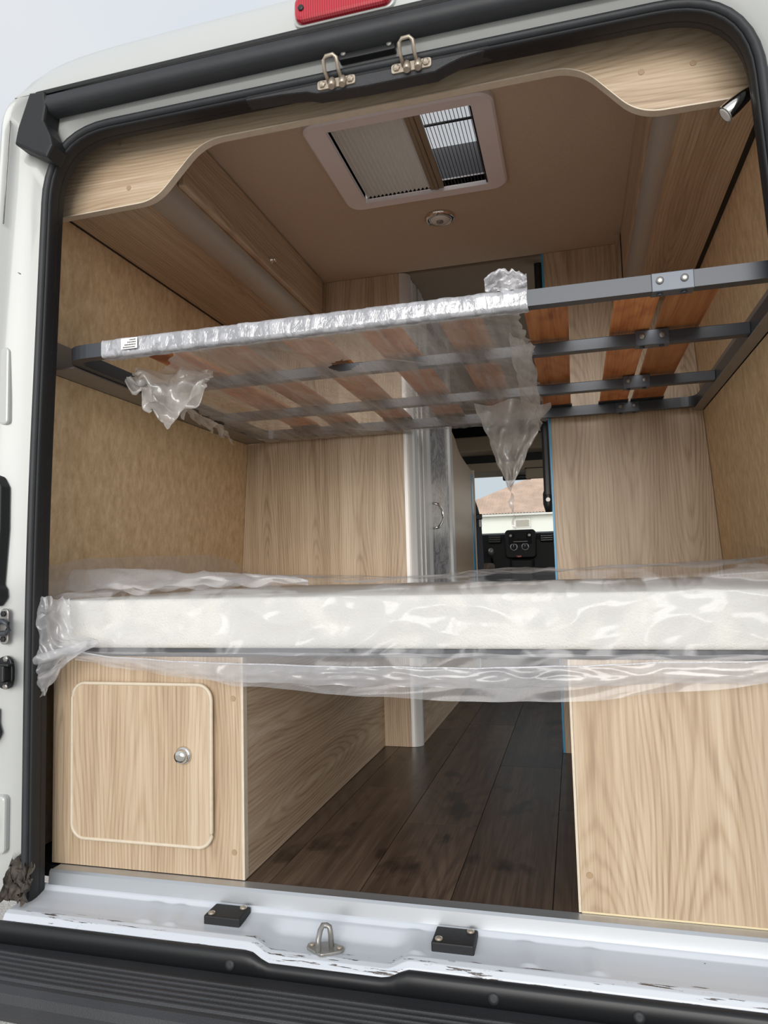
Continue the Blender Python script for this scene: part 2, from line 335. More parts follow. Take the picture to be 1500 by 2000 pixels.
def rrect(x0, x1, z0, z1, r, k=6):
    pts = []
    for cx, cz, a0 in ((x1-r, z1-r, 0), (x0+r, z1-r, PI/2), (x0+r, z0+r, PI), (x1-r, z0+r, 1.5*PI)):
        for i in range(k+1): a = a0+PI/2*i/k; pts.append((cx+r*math.cos(a), cz+r*math.sin(a)))
    return pts
def nz(x, y, z=0.0): return noise.noise(Vector((x, y, z)))
def ridge(x, y, z=0.0): return 1.0-2.0*abs(noise.noise(Vector((x, y, z))))
def struct(o): o['kind'] = 'structure'; return o

# ================================================================== SETTING: interior shell
def wx(z):   # inner half-width of the panelled van wall at height z
    return 0.930-0.062*max(0.0, z-0.55)
for sgn, nm in ((-1, 'wall_left'), (1, 'wall_right')):
    vs = []; fs = []; zs = [0.0+1.9*i/12 for i in range(13)]
    ys = (0.0, 1.22, 3.3) if sgn < 0 else (0.0, 1.22, 1.30)
    for z in zs:
        for y in ys: vs.append((sgn*wx(z), y, z))
        for y in ys: vs.append((sgn*(wx(z)+0.02), y, z))
    for i in range(12):
        for k in (0, 1):
            fs.append((i*6+k, i*6+k+1, (i+1)*6+k+1, (i+1)*6+k)); fs.append((i*6+3+k, i*6+k+4, (i+1)*6+k+4, (i+1)*6+3+k))
        fs.append((i*6, i*6+3, (i+1)*6+3, (i+1)*6)); fs.append((i*6+2, i*6+5, (i+1)*6+5, (i+1)*6+2))
    w = struct(mesh(nm, vs, fs, 'felt')); tag(w, 'mottled beige felt-lined van side wall ' + ('at left' if sgn < 0 else 'at right'))
# floor: slab + planks one by one
fl = struct(box('floor', -0.95, 0.95, 0.0, 5.2, -0.03, -0.004, 'rubber2')); tag(fl, 'dark brown oak-look plank floor of the aisle')
def plank(x0, x1, y0, y1):
    g = 0.0009; return box('plank', x0+g, x1-g, y0+g, y1-g, -0.004, 0.0, 'floor', fl)
rows = [(-0.472, -0.264, [0.0, 0.95, 2.2, 3.4]), (-0.264, -0.055, [0.0, 0.72, 1.55, 2.7, 3.4]), (-0.055, 0.141, [0.0, 0.43, 1.65, 2.9, 3.4]),
        (0.141, 0.346, [0.0, 1.02, 2.3, 3.4]), (0.346, 0.55, [0.0, 0.6, 1.8, 3.0, 3.4])]
for x0, x1, js in rows:
    for a, b in zip(js[:-1], js[1:]): plank(x0, x1, a, b)
# ceiling with a hole for the roof window
VX0, VX1, VY0, VY1 = -0.178, 0.216, 0.238, 0.628
bm = bmesh.new()
for x0, x1, y0, y1 in ((-0.92, VX0, 0.02, 1.22), (VX1, 0.92, 0.02, 1.22), (VX0, VX1, 0.02, VY0), (VX0, VX1, VY1, 1.22)): bm_box(bm, x0, x1, y0, y1, 1.875, 1.895)
bmesh.ops.remove_doubles(bm, verts=bm.verts, dist=1e-5)
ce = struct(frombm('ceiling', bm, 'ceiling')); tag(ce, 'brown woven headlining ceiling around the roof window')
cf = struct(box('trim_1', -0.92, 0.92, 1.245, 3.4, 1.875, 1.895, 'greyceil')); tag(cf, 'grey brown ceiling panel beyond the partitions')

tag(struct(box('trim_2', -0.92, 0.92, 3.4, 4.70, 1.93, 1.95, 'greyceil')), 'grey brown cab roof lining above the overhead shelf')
# ================================================================== VAN BODY
van = thing('camper_van', 'white panel van with its rear doors open, seen from behind', 'van', (0, -0.05, -0.2))
S = rpoly([(-0.812, -0.05), (-0.812, 0.75), (-0.774, 1.760), (0.788, 1.756), (0.834, 0.75), (0.834, -0.05)], [0, .3, .17, .17, .3, 0])
O = rpoly([(-0.935, -0.05), (-0.935, 0.75), (-0.872, 1.850), (0.872, 1.846), (0.935, 0.75), (0.935, -0.05)], [0, .3, .07, .07, .3, 0])
def ring(f, y, so=0.0, oo=0.0):
    a = offset2(S, so) if so else S; b = offset2(O, oo) if oo else O
    return [(p[0]*(1-f)+q[0]*f, y, p[1]*(1-f)+q[1]*f) for p, q in zip(a, b)]
rings = [ring(0, -0.080), ring(0, -0.082), ring(0.26, -0.084), ring(0.34, -0.098), ring(0.60, -0.102), ring(0.68, -0.112), ring(0.84, -0.116), ring(0.90, -0.134), ring(1.0, -0.138),
         ring(1.0, -0.130, 0, 0.012), ring(1.0, -0.10, 0, 0.022), ring(1.0, 0.0, 0, 0.034), ring(1.0, 1.3, 0, 0.045), ring(1.0, 2.6, 0, 0.045), ring(1.0, 3.4, 0, 0.045)]
loft('body_frame', rings[:9], 'white', van, True)
sk = rings[8:]; nS = len(S); vsk = [p for r in sk for p in r]; fsk = []
for i in range(len(sk)-1):
    for kk in range(nS-1):
        a = sk[i][kk]
        if abs(a[1]-1.3) < 1e-6 and a[0] > 0.6 and a[2] < 1.7: continue
        if a[1] > -0.11 and abs(a[0]) < 0.80 and a[2] > 1.7: continue              # the domed roof cap closes the top      # open sliding-door aperture on the right
        fsk.append((i*nS+kk, i*nS+kk+1, (i+1)*nS+kk+1, (i+1)*nS+kk))
mesh('side_skin', vsk, fsk, 'white', van, True)
# pressed ribs and ledges on the left pillar
for i, (z0, z1, x0, x1, d) in enumerate(((1.05, 1.24, -0.895, -0.868, .003), (0.06, 0.19, -0.892, -0.858, .003))):
    prism('pressed_ledge', rrect(x0, x1, z0, z1, 0.012, 4), -0.098, -0.113-d, 'xz', 'white', van, 0.005)
tube('panel_seam', [(-0.925, -0.127, 1.455), (-0.89, -0.118, 1.443), (-0.862, -0.108, 1.428), (-0.835, -0.092, 1.415)], 0.0016, 'zinc', van, 6)
tube('panel_seam', [(p[0]+0.018, -0.1345, p[1]) for p in O if p[0] < -0.8 and 1.46 < p[1] < 1.80], 0.0018, 'zinc', van, 6)
# roof cap, domed, with a hole for the roof window
def roofz(x):
    a = min(1.0, abs(x)/0.845); return 1.86+(2.012-1.86-0.022*a*a)*(1-a**12)**0.5
RX0, RX1, RY0, RY1 = VX0-0.012, VX1+0.012, VY0-0.012, VY1+0.012
xs = sorted([-0.845+1.69*i/44 for i in range(45)]+[RX0, RX1])
ysr = [(-0.138, 0.0), (-0.137, .10), (-0.131, .26), (-0.120, .46), (-0.100, .68), (-0.070, .85), (-0.03, .95), (0.05, .99), (0.12, 1.0), (RY0, 1), (RY1, 1), (1.2, 1), (2.4, 1), (4.75, 1)]
vs = [(x, y, 1.846+(roofz(x)-1.846)*f) for y, f in ysr for x in xs]; nx = len(xs); fs = []
for j in range(len(ysr)-1):
    for i in range(nx-1):
        if xs[i] >= RX0-1e-6 and xs[i+1] <= RX1+1e-6 and ysr[j][0] >= RY0-1e-6 and ysr[j+1][0] <= RY1+1e-6: continue
        fs.append((j*nx+i, j*nx+i+1, (j+1)*nx+i+1, (j+1)*nx+i))
mesh('roof_cap', vs, fs, 'white', van, True)
# seals
def seal(name, prof, mat):
    rs = [[(p[0], y, p[1]) for p in offset2(S, d)] for d, y in prof]
    return loft(name, rs, mat, van, True)
seal('door_seal', [(0.013, -0.080), (0.015, -0.096), (0.009, -0.106), (0.001, -0.108), (-0.005, -0.102), (-0.006, -0.094)], 'rubber')
seal('seal_lip', [(-0.004, -0.094), (-0.007, -0.101), (-0.010, -0.102), (-0.0125, -0.096), (-0.013, -0.080), (-0.008, -0.05)], 'rubber2')
loft('jamb_lining', [[(p[0], y, p[1]) for p in offset2(S, d)] for d, y in ((-0.011, -0.088), (-0.012, -0.070), (0.006, -0.040), (0.050, -0.002), (0.12, -0.002))], 'carpet', van, True)
# upper weather strip and its corner end
ws = [(-0.775+1.55*i/30, 1.817-0.004*abs(-1+i/15)**2) for i in range(31)]
loft('weather_strip', [[(x, -0.112+dy, z+dz) for x, z in ws] for dy, dz in ((0.0, 0.024), (-0.022, 0.026), (-0.034, 0.014), (-0.037, -0.004), (-0.028, -0.020), (0.0, -0.024))], 'rubber', van, True)
loft('strip_bead', [[(x, -0.13+dy, z+dz) for x, z in ws] for dy, dz in ((0.0, 0.024), (-0.012, 0.033), (-0.016, 0.028), (-0.012, 0.022))], 'rubber2', van, True)
prism('strip_end_boot', [(-0.790, 1.842), (-0.748, 1.838), (-0.742, 1.80), (-0.748, 1.765), (-0.728, 1.725), (-0.722, 1.70), (-0.738, 1.672), (-0.772, 1.688), (-0.800, 1.705), (-0.830, 1.722), (-0.822, 1.76)], -0.098, -0.150, 'xz', 'rubber2', van, 0.006)
# high brake lamp
lp = prism('brake_lamp', rrect(-0.107, 0.107, 1.853, 1.912, 0.018), -0.118, -0.160, 'xz', 'red', van, 0.008); tag(lp, 'long red high-level brake lamp lens')
for sx in (-1, 1): lathe('screw', [(0.0065, 0), (0.0065, 0.003), (0.003, 0.0035)], (sx*0.09, -0.1595, 1.880), (0, -1, 0), 'blk', lp, 16)
prism('lamp_plinth', rrect(-0.113, 0.113, 1.849, 1.918, 0.02), -0.09, -0.145, 'xz', 'white', van, 0.004)
# black striker board at the top with two wire strikers and a stop plate
sb = prism('striker_board', [(-0.25, 1.745), (-0.165, 1.742), (-0.105, 1.736), (-0.080, 1.727), (0.03, 1.722), (0.183, 1.722), (0.210, 1.732), (0.24, 1.740), (0.30, 1.746), (0.30, 1.76), (-0.25, 1.765)], -0.062, -0.100, 'xz', 'plastic', van, 0.004)
def wire_striker(cx, cz):
    pl = prism('striker_plate', rrect(cx-0.043, cx+0.043, cz-0.012, cz+0.008, 0.005, 3), -0.099, -0.104, 'xz', 'zincwarm', van)
    for s in (-1, 1):
        lathe('screw', [(0.008, 0), (0.008, 0.004), (0.004, 0.006)], (cx+s*0.032, -0.104, cz-0.001), (0, -1, 0), 'zincwarm', pl, 6, False)
        lathe('striker_lug', [(0.007, 0), (0.008, 0.010), (0.007, 0.022)], (cx+s*0.012+0.004, -0.106, cz+0.004), (0, -0.35, -1), 'zincwarm', pl, 14)
    tube('wire_loop', [(cx-0.016, -0.103, cz), (cx-0.018, -0.128, cz+0.012), (cx-0.018, -0.134, cz+0.030), (cx-0.012, -0.136, cz+0.037), (cx+0.004, -0.136, cz+0.038), (cx+0.011, -0.134, cz+0.031), (cx+0.012, -0.128, cz+0.012), (cx+0.013, -0.103, cz)], 0.0042, 'zincwarm', pl, 10)
wire_striker(-0.033, 1.742); wire_striker(0.134, 1.744)
sp_ = prism('stop_plate', rrect(-0.024, 0.102, 1.781, 1.810, 0.004, 3), -0.094, -0.114, 'xz', 'blk', van, 0.002)
for x in (-0.012, 0.090): lathe('screw', [(0.006, 0), (0.006, 0.003), (0.003, 0.004)], (x, -0.114, 1.793), (0, -1, 0), 'zinc', sp_, 14)
# sill: aluminium threshold, painted step, pads, striker
prism('threshold_strip', [(0.0, 0.0015), (-0.030, 0.0015), (-0.035, 0.004), (-0.040, -0.001), (-0.043, -0.028), (-0.038, -0.03), (0.0, -0.03)], -0.80, 0.90, 'yz', 'alu', van)
def sillp(u, v):
    x = -0.825+1.655*u
    pr = [(-0.040, -0.026), (-0.046, -0.030), (-0.052, -0.037), (-0.080, -0.041), (-0.118, -0.044), (-0.136, -0.044), (-0.146, -0.048), (-0.152, -0.058), (-0.155, -0.095)]
    t = v*(len(pr)-1); i = min(int(t), len(pr)-2); f = t-i
    y = pr[i][0]*(1-f)+pr[i+1][0]*f; z = pr[i][1]*(1-f)+pr[i+1][1]*f
    if y > -0.132 and y < -0.05:      # two low cross ribs and shallow pressed pans
        for rx, w in ((-0.50, .018), (-0.44, .014), (0.085, .016), (0.30, .016), (0.42, .014)):
            z += 0.004*math.exp(-((x-rx-(-0.08-y)*0.2)/w)**4)*min(1, (-0.05-y)/0.01)*min(1, (y+0.132)/0.01)
    d = abs(x+0.075); k = max(0.0, min(1.0, (0.165-d)/0.05)); k = k*k*(3-2*k); g = max(0.0, min(1.0, (-0.058-y)/0.03))
    z -= 0.016*k*g
    if y < -0.13: y -= 0.006*k
    return (x, y, z)
sl = sheet('sill_step', 240, 65, sillp, 'sill', van)
for i, (x0, x1, y0, y1) in enumerate(((-0.362, -0.280, -0.108, -0.052), (0.122, 0.204, -0.113, -0.050))):
    pd = box('rubber_pad', x0, x1, y0, y1, -0.050, -0.026, 'rubber2', van, 0.003); 
    for fx, fy in ((0.16, 0.2), (0.84, 0.82)):
        lathe('screw', [(0.008, 0), (0.007, 0.003), (0.003, 0.0045)], (x0+(x1-x0)*fx, y0+(y1-y0)*fy, -0.026), (0, 0, 1), 'zincwarm', pd, 16)
stk = prism('floor_striker', rpoly([(-0.128, -0.112), (-0.088, -0.098), (-0.050, -0.112), (-0.052, -0.128), (-0.088, -0.150), (-0.126, -0.128)], [.006]*6, 4, 2, True), -0.060, -0.0535, 'xy', 'zinc', van, 0.002)
for x in (-0.117, -0.060): lathe('rivet', [(0.006, 0), (0.005, 0.003)], (x, -0.119, -0.0535), (0, 0, 1), 'zincwarm', stk, 14)
tube('striker_bow', [(-0.097, -0.140, -0.056), (-0.097, -0.137, -0.034), (-0.096, -0.128, -0.020), (-0.094, -0.118, -0.015), (-0.086, -0.117, -0.015), (-0.080, -0.118, -0.016), (-0.078, -0.118, -0.030), (-0.077, -0.117, -0.056)], 0.0055, 'zinc', stk, 10)
# black edge trim and ribbed bumper step
def trimtop(x): d = abs(x+0.075); k = max(0.0, min(1.0, (0.165-d)/0.05)); return -0.060-0.016*k*k*(3-2*k)
vsx = [-1.05+2.1*i/120 for i in range(121)]
loft('bumper_trim', [[(x, -0.153, trimtop(x)) for x in vsx], [(x, -0.164, trimtop(x)-0.001) for x in vsx], [(x, -0.168, trimtop(x)-0.006) for x in vsx], [(x, -0.170, -0.10) for x in vsx], [(x, -0.150, -0.105) for x in vsx]], 'blk', van, True)
for x in (-0.27, 0.245, 0.49): lathe('trim_bolt', [(0.010, 0), (0.010, 0.003), (0.005, 0.004)], (x, -0.1685, -0.083), (0, -1, 0.2), 'rubber', van, 16)
prof = [(-0.150, -0.110), (-0.166, -0.100), (-0.205, -0.098)]
for i in range(6):
    y = -0.207-i*0.0145; prof += [(y, -0.098-i*0.0006), (y-0.003, -0.0935-i*0.0006), (y-0.0075, -0.0935-i*0.0006), (y-0.0105, -0.098-i*0.0006)]
prof += [(-0.300, -0.102), (-0.312, -0.110), (-0.318, -0.125), (-0.316, -0.150), (-0.300, -0.170), (-0.22, -0.20), (-0.15, -0.21)]
loft('bumper_step', [[(x, y+0.02*(abs(x)/1.0)**3, z) for x in vsx] for y, z in prof], 'plastic', van, False)
# left pillar hardware
bp_ = prism('catch_plate', rrect(-0.879, -0.855, 0.532, 0.615, 0.011, 5), -0.110, -0.118, 'xz', 'zinc', van, 0.002)
for z in (0.545, 0.603): lathe('bolt', [(0.007, 0), (0.007, 0.004), (0.003, 0.005)], (-0.867, -0.118, z), (0, -1, 0), 'rubber2', bp_, 6, False)
tube('catch_loop', [(-0.93, -0.134, 0.586), (-0.855, -0.134, 0.587), (-0.842, -0.134, 0.582), (-0.840, -0.134, 0.567), (-0.846, -0.134, 0.560), (-0.93, -0.134, 0.556)], 0.006, 'steel', bp_, 8)
box('catch_stem', -0.895, -0.880, -0.137, -0.116, 0.560, 0.584, 'steel', bp_, 0.002)
hb = prism('check_strap_base', rpoly([(-0.90, 0.445), (-0.868, 0.430), (-0.848, 0.432), (-0.842, 0.450), (-0.842, 0.478), (-0.846, 0.498), (-0.862, 0.508), (-0.885, 0.498), (-0.905, 0.475)], [.008]*9, 3, 1, True), -0.108, -0.118, 'xz', 'blk', van, 0.002)
box('strap_housing', -0.91, -0.846, -0.140, -0.116, 0.448, 0.486, 'blk', hb, 0.004)
box('strap_flange', -0.92, -0.838, -0.136, -0.116, 0.484, 0.490, 'blk', hb, 0.002); box('strap_flange', -0.92, -0.838, -0.136, -0.116, 0.444, 0.450, 'blk', hb, 0.002)
for z in (0.437, 0.500): lathe('bolt', [(0.007, 0), (0.007, 0.004), (0.003, 0.005)], (-0.858, -0.118, z), (0, -1, 0), 'zinc', hb, 6, False)
prism('door_edge_gasket', rpoly([(-0.935, 0.64), (-0.882, 0.62), (-0.866, 0.64), (-0.868, 0.66), (-0.876, 0.67), (-0.866, 0.80), (-0.866, 0.90), (-0.880, 0.925), (-0.935, 0.95)], [.004]*9, 3, 2, True), -0.104, -0.134, 'xz', 'rubber2', van, 0.004)
prism('cable_grommet', rpoly([(-0.93, 0.30), (-0.885, 0.31), (-0.874, 0.33), (-0.882, 0.35), (-0.882, 0.385), (-0.93, 0.39)], [.006]*6, 3, 2, True), -0.106, -0.136, 'xz', 'rubber2', van, 0.003)
box('drain_slot', -0.93, -0.878, -0.130, -0.117, 0.11, 0.145, 'rubber2', van, 0.004)
# torn sealant at the sill corner
def mastic(u, v):
    a = u*2.6; return (-0.845+0.055*u+0.012*nz(u*4, v*5, 2), -0.10-0.05*v*(1-0.5*u)+0.012*nz(u*7, v*6, 9), 0.045-0.075*v-0.02*u+0.018*ridge(u*5, v*4, 3))
sheet('corner_mastic', 20, 16, mastic, plain('dark_brown_mastic', rgb(62, 54, 46), 0.6, bump=0.8, scale=60, var=0.5, vscale=40), van)

# ================================================================== HEADER PANEL
hd = thing('header_panel', 'pale wood header board with a trapezoid cut-out under the roof', 'panel', (0, 0.01, 1.61))
low = rpoly([(-0.90, 1.608), (-0.545, 1.612), (-0.415, 1.742), (0.474, 1.744), (0.590, 1.612), (0.90, 1.608)], [0, .045, .055, .055, .050, 0], 10, 4)
prism('board', low+[(0.90, 1.90), (-0.90, 1.90)], 0.0, 0.018, 'xz', 'wood_xz', hd)
loft('edge_band', [[(x, y, z-dz) for x, z in low] for y, dz in ((-0.0012, -0.0005), (-0.0012, 0.0025), (0.0195, 0.0025), (0.0195, -0.0005))], 'edge', hd, False)
for x, z in ((-0.62, 1.655), (-0.645, 1.775), (0.60, 1.70), (0.70, 1.698)): lathe('screw_cap', [(0.0065, 0), (0.006, 0.0012)], (x, 0.0, z), (0, -1, 0), 'cap', hd, 16)

# ================================================================== OVERHEAD UNITS
ov = thing('overhead_cabinet', 'pale wood overhead cabinet with push-button door along the left wall', 'cabinet', (-0.72, 0.6, 1.64))
box('bottom_panel', -0.848, -0.600, 0.019, 1.219, 1.640, 1.655, 'wood_yx', ov)
qr = [(-0.600-0.0, 1.640)] + [(-0.600+0.055*math.sin(a), 1.695-0.055*math.cos(a)) for a in [PI/2*i/10 for i in range(1, 11)]]
prism('rounded_profile', [(x, z) for x, z in qr]+[(-0.560, 1.695), (-0.600, 1.655)], 0.019, 1.219, 'xz', 'aluwarm', ov)
box('face_frame', -0.563, -0.547, 0.019, 1.219, 1.696, 1.874, 'wood_yz', ov)
dr = box('cabinet_door', -0.546, -0.526, 0.105, 1.175, 1.702, 1.868, 'wood_yz', ov, 0.004)
kb = lathe('push_button', [(0.012, 0), (0.012, 0.003), (0.008, 0.005), (0.007, 0.012), (0.009, 0.016), (0.005, 0.019)], (-0.526, 0.66, 1.735), (1, 0, 0), 'chrome', dr, 20)
box('shadow_gap', -0.861, -0.8485, 0.019, 1.219, 1.643, 1.665, 'rubber2', ov)
ro = thing('overhead_locker', 'pale wood overhead locker along the right wall above the bunk', 'cabinet', (0.72, 0.6, 1.64))
box('bottom_panel', 0.680, 0.845, 0.019, 1.219, 1.640, 1.655, 'wood_yx', ro)
qr = [(0.680, 1.640)] + [(0.680-0.045*math.sin(a), 1.685-0.045*math.cos(a)) for a in [PI/2*i/10 for i in range(1, 11)]]
prism('rounded_profile', qr+[(0.640, 1.685), (0.680, 1.655)], 0.019, 1.219, 'xz', 'aluwarm', ro)
box('face_frame', 0.632, 0.646, 0.019, 1.10, 1.686, 1.874, 'wood_yz', ro)
box('end_filler', 0.618, 0.632, 1.14, 1.219, 1.66, 1.874, 'wood_zx', ro)
box('shadow_gap', 0.846, 0.862, 0.019, 1.219, 1.645, 1.665, 'rubber2', ro)

# ================================================================== ROOF WINDOW
rw = struct(thing('window_1', 'roof window with lilac-white frame and half-drawn pleated blind', 'roof window', (0.02, 0.43, 1.875)))
del rw['category']
out = rrect(-0.240, 0.274, 0.195, 0.662, 0.045, 8); inn = rrect(VX0, VX1, VY0, VY1, 0.006, 8)
def fr_ring(pts, z): return [(x, y, z) for x, y in pts]
mid = rrect(-0.234, 0.268, 0.201, 0.656, 0.042, 8)
loft('window_frame', [fr_ring(inn, 1.90), fr_ring(inn, 1.861), fr_ring(mid, 1.857), fr_ring(out, 1.862), fr_ring(out, 1.875)], 'lav', rw, False, True)
loft('window_shaft', [fr_ring(rrect(VX0, VX1, VY0, VY1, 0.006, 8), 1.899), fr_ring(rrect(VX0-0.012, VX1+0.012, VY0-0.012, VY1+0.012, 0.006, 8), 2.012)], 'cassette_grey', rw, False, True)
# dome
loft('acrylic_dome', [fr_ring(rrect(VX0-0.02, VX1+0.02, VY0-0.02, VY1+0.02, 0.03, 8), 2.014), fr_ring(rrect(VX0-0.01, VX1+0.01, VY0-0.01, VY1+0.01, 0.03, 8), 2.035), fr_ring(rrect(VX0+0.05, VX1-0.05, VY0+0.05, VY1-0.05, 0.03, 8), 2.06),
                      fr_ring(rrect(0.0, 0.04, 0.42, 0.45, 0.01, 8), 2.065)], 'acryl', rw, True, True)
tube('dome_handle', [(VX0, 0.50, 2.000), (VX1, 0.50, 2.000)], 0.004, 'blk', rw, 8)
# pleated blind (left half): zigzag fabric
n = 16; x0, x1 = VX0+0.004, 0.036; vs = []; fs = []
for i in range(2*n+1):
    x = x0+(x1-x0)*i/(2*n); z = 1.874 if i % 2 else 1.882
    vs += [(x, VY0+0.001, z), (x, VY1-0.003, z)]
for i in range(2*n): fs.append((2*i, 2*i+2, 2*i+3, 2*i+1))
mesh('pleated_blind', vs, fs, 'pleat', rw)
for x0, x1, z in ((0.036, 0.050, 1.868), (0.0505, 0.062, 1.866), (0.0625, 0.078, 1.869)): box('blind_rail', x0, x1, VY0+0.001, VY1-0.002, z, z+0.014, 'pleatbar', rw, 0.002)
x0, x1 = 0.079, VX1-0.004; n = 13; vs = []; fs = []
for i in range(2*n+1):
    x = x0+(x1-x0)*i/(2*n); z = 1.874 if i % 2 else 1.880
    vs += [(x, VY0+0.001, z), (x, VY1-0.004, z)]
for i in range(2*n): fs.append((2*i, 2*i+2, 2*i+3, 2*i+1))
mesh('insect_net', vs, fs, 'net', rw)
for i in range(1, 2*n, 2):
    x = x0+(x1-x0)*i/(2*n); box('net_pleat', x-0.0007, x+0.0007, VY0+0.001, VY1-0.004, 1.873, 1.8755, 'blk', rw)
box('net_side_rail', VX1-0.006, VX1, VY0, VY1, 1.866, 1.885, 'blk', rw)
# ceiling light
cl = thing('ceiling_light', 'small round chrome-ringed ceiling light behind the roof window', 'light', (0.029, 0.816, 1.874))
lathe('chrome_ring', [(0.052, 0), (0.052, 0.006), (0.046, 0.011), (0.034, 0.012), (0.034, 0.004)], (0.029, 0.816, 1.875), (0, 0, -1), 'chrome', cl, 40)
lathe('diffuser', [(0.034, 0.006), (0.033, 0.013), (0.020, 0.016), (0.014, 0.016)], (0.029, 0.816, 1.875), (0, 0, -1), 'whitepl', cl, 32)
lathe('switch_button', [(0.013, 0.014), (0.012, 0.019), (0.004, 0.020)], (0.029, 0.816, 1.875), (0, 0, -1), 'zinc', cl, 20)
for k in range(3):
    a = 0.5+k*2.094; lathe('screw', [(0.0035, 0), (0.003, 0.002)], (0.029+0.043*math.cos(a), 0.816+0.043*math.sin(a), 1.8635), (0, 0, -1), 'zinc', cl, 10)
# reading spotlight
rs = thing('reading_spotlight', 'chrome bullet reading spotlight at the right jamb under the header', 'spotlight', (0.815, -0.004, 1.60))
d = Vector((-0.060, 0.006, -0.046)).normalized(); b0 = Vector((0.806, -0.030, 1.606))
lathe('lamp_head', [(0.006, 0), (0.010, 0.010), (0.015, 0.030), (0.0185, 0.055), (0.019, 0.072), (0.0185, 0.074)], b0, d, 'chrome', rs, 28)
lathe('lens', [(0.0165, 0.0735), (0.012, 0.0755)], b0, d, 'whitepl', rs, 24)
tube('arm', [b0+d*0.004, b0-d*0.018, (0.832, -0.018, 1.626), (0.838, 0.0, 1.628)], 0.0045, 'chrome', rs, 10)
lathe('mount', [(0.014, 0), (0.014, 0.006), (0.008, 0.010)], (0.838, 0.0, 1.628), (0, -1, 0), 'chrome', rs, 20)

# ================================================================== LOWER CABINETS
lc = thing('storage_cabinet', 'pale wood storage cabinet with round-cornered door under the bed, left', 'cabinet', (-0.57, 0.6, 0.0))
box('face_panel', -0.826, -0.326, 0.0, 0.018, 0.003, 0.492, 'wood_zx', lc)
box('edge_band', -0.3255, -0.3195, -0.0005, 0.0185, 0.003, 0.492, 'edge', lc)
box('side_panel', -0.338, -0.3205, 0.019, 1.218, 0.002, 0.492, 'wood_yz', lc)
box('top_panel', -0.92, -0.339, 0.019, 1.218, 0.477, 0.492, 'wood_yx', lc)
dpts = rrect(-0.762, -0.394, 0.070, 0.430, 0.034, 8)
dl = prism('cabinet_door', dpts, -0.001, -0.013, 'xz', 'wood_zx2', lc, 0.002)
tube('door_edge_trim', [(x, -0.0115, z) for x, z in dpts], 0.0042, 'edge', dl, 8, True)
lathe('push_lock', [(0.020, 0), (0.020, 0.004), (0.017, 0.007), (0.0155, 0.007), (0.0155, 0.016), (0.013, 0.020), (0.004, 0.021)], (-0.463, -0.013, 0.272), (0, -1, 0), 'chrome', dl, 32)
for x, z in ((-0.345, 0.399), (-0.345, 0.061)): lathe('screw_cap', [(0.0065, 0), (0.006, 0.0012)], (x, 0.0, z), (0, -1, 0), 'cap', lc, 16)
rc = thing('base_cabinet', 'plain pale wood cabinet front under the bed, right', 'cabinet', (0.66, 0.6, 0.0))
box('face_panel', 0.402, 0.925, 0.0, 0.018, 0.006, 0.492, 'wood_zx2', rc)
box('edge_band', 0.3965, 0.4015, -0.0005, 0.0185, 0.003, 0.492, 'edge', rc)
box('raw_bottom_edge', 0.402, 0.925, -0.0005, 0.018, 0.002, 0.0058, 'rawedge', rc)
box('side_panel', 0.398, 0.416, 0.019, 1.218, 0.002, 0.492, 'wood_yz', rc)
box('top_panel', 0.417, 0.92, 0.019, 1.218, 0.477, 0.492, 'wood_yx', rc)
lathe('screw_cap', [(0.0065, 0), (0.006, 0.0012)], (0.420, 0.0, 0.074), (0, -1, 0), 'cap', rc, 16)

# ================================================================== PARTITIONS
lpn = thing('partition_panel', 'pale wood partition with silver rounded corner profile, left of the aisle', 'partition', (-0.56, 1.23, 0))
prism('panel', [(-0.216, 0.001), (-0.216, 1.874)]+[(-wx(z)+0.002, z) for z in (1.874, 1.4, 0.9, 0.55, 0.001)], 1.220, 1.242, 'xz', 'wood_zx', lpn)
qr = [(-0.2155, 1.220)] + [(-0.2155+0.040*math.sin(a), 1.260-0.040*math.cos(a)) for a in [PI/2*i/10 for i in range(1, 11)]]
prism('rounded_corner', qr+[(-0.190, 1.262), (-0.2155, 1.242)], 0.001, 1.874, 'xy', 'aluw', lpn)
rpn = thing('partition_panel', 'pale wood partition with blue film on its edge, right of the aisle', 'partition', (0.65, 1.23, 0))
prism('panel', [(0.356, 0.001), (0.356, 1.874)]+[(wx(z)-0.002, z) for z in (1.874, 1.4, 0.9, 0.55, 0.001)], 1.220, 1.240, 'xz', 'wood_zx2', rpn)
box('blue_edge_film', 0.3485, 0.3555, 1.2195, 1.2405, 0.001, 1.874, 'blue', rpn)

# ================================================================== BEHIND THE PARTITIONS: washroom front and aisle
wr_ = thing('washroom_wall', 'washroom front with silver door frame and marble-print panel along the aisle', 'wall panel', (-0.2, 1.7, 0))
for y0, y1, xo, mt in ((1.263, 1.330, -0.181, 'whitepl'), (1.332, 1.375, -0.176, 'aluw'), (1.377, 1.392, -0.184, 'blk'), (1.394, 1.470, -0.172, 'aluw'), (1.472, 1.560, -0.176, 'whitepl'), (1.562, 1.600, -0.180, 'aluw')):
    box('door_frame_profile', -0.22, xo, y0, y1, 0.30, 1.874, mt, wr_, 0.003)
box('marble_panel', -0.215, -0.186, 1.602, 2.08, 0.30, 1.874, 'marble', wr_)
box('frame_post', -0.22, -0.172, 2.082, 2.16, 0.30, 1.874, 'aluw', wr_, 0.004)
box('plinth_board', -0.205, -0.180, 1.263, 2.16, 0.001, 0.298, 'wood_yz', wr_)
tube('grab_handle', [(-0.174, 1.575, 0.968), (-0.150, 1.585, 0.962), (-0.138, 1.60, 0.94), (-0.134, 1.605, 0.912), (-0.138, 1.60, 0.884), (-0.150, 1.585, 0.862), (-0.174, 1.575, 0.856)], 0.006, 'chrome', wr_, 10)
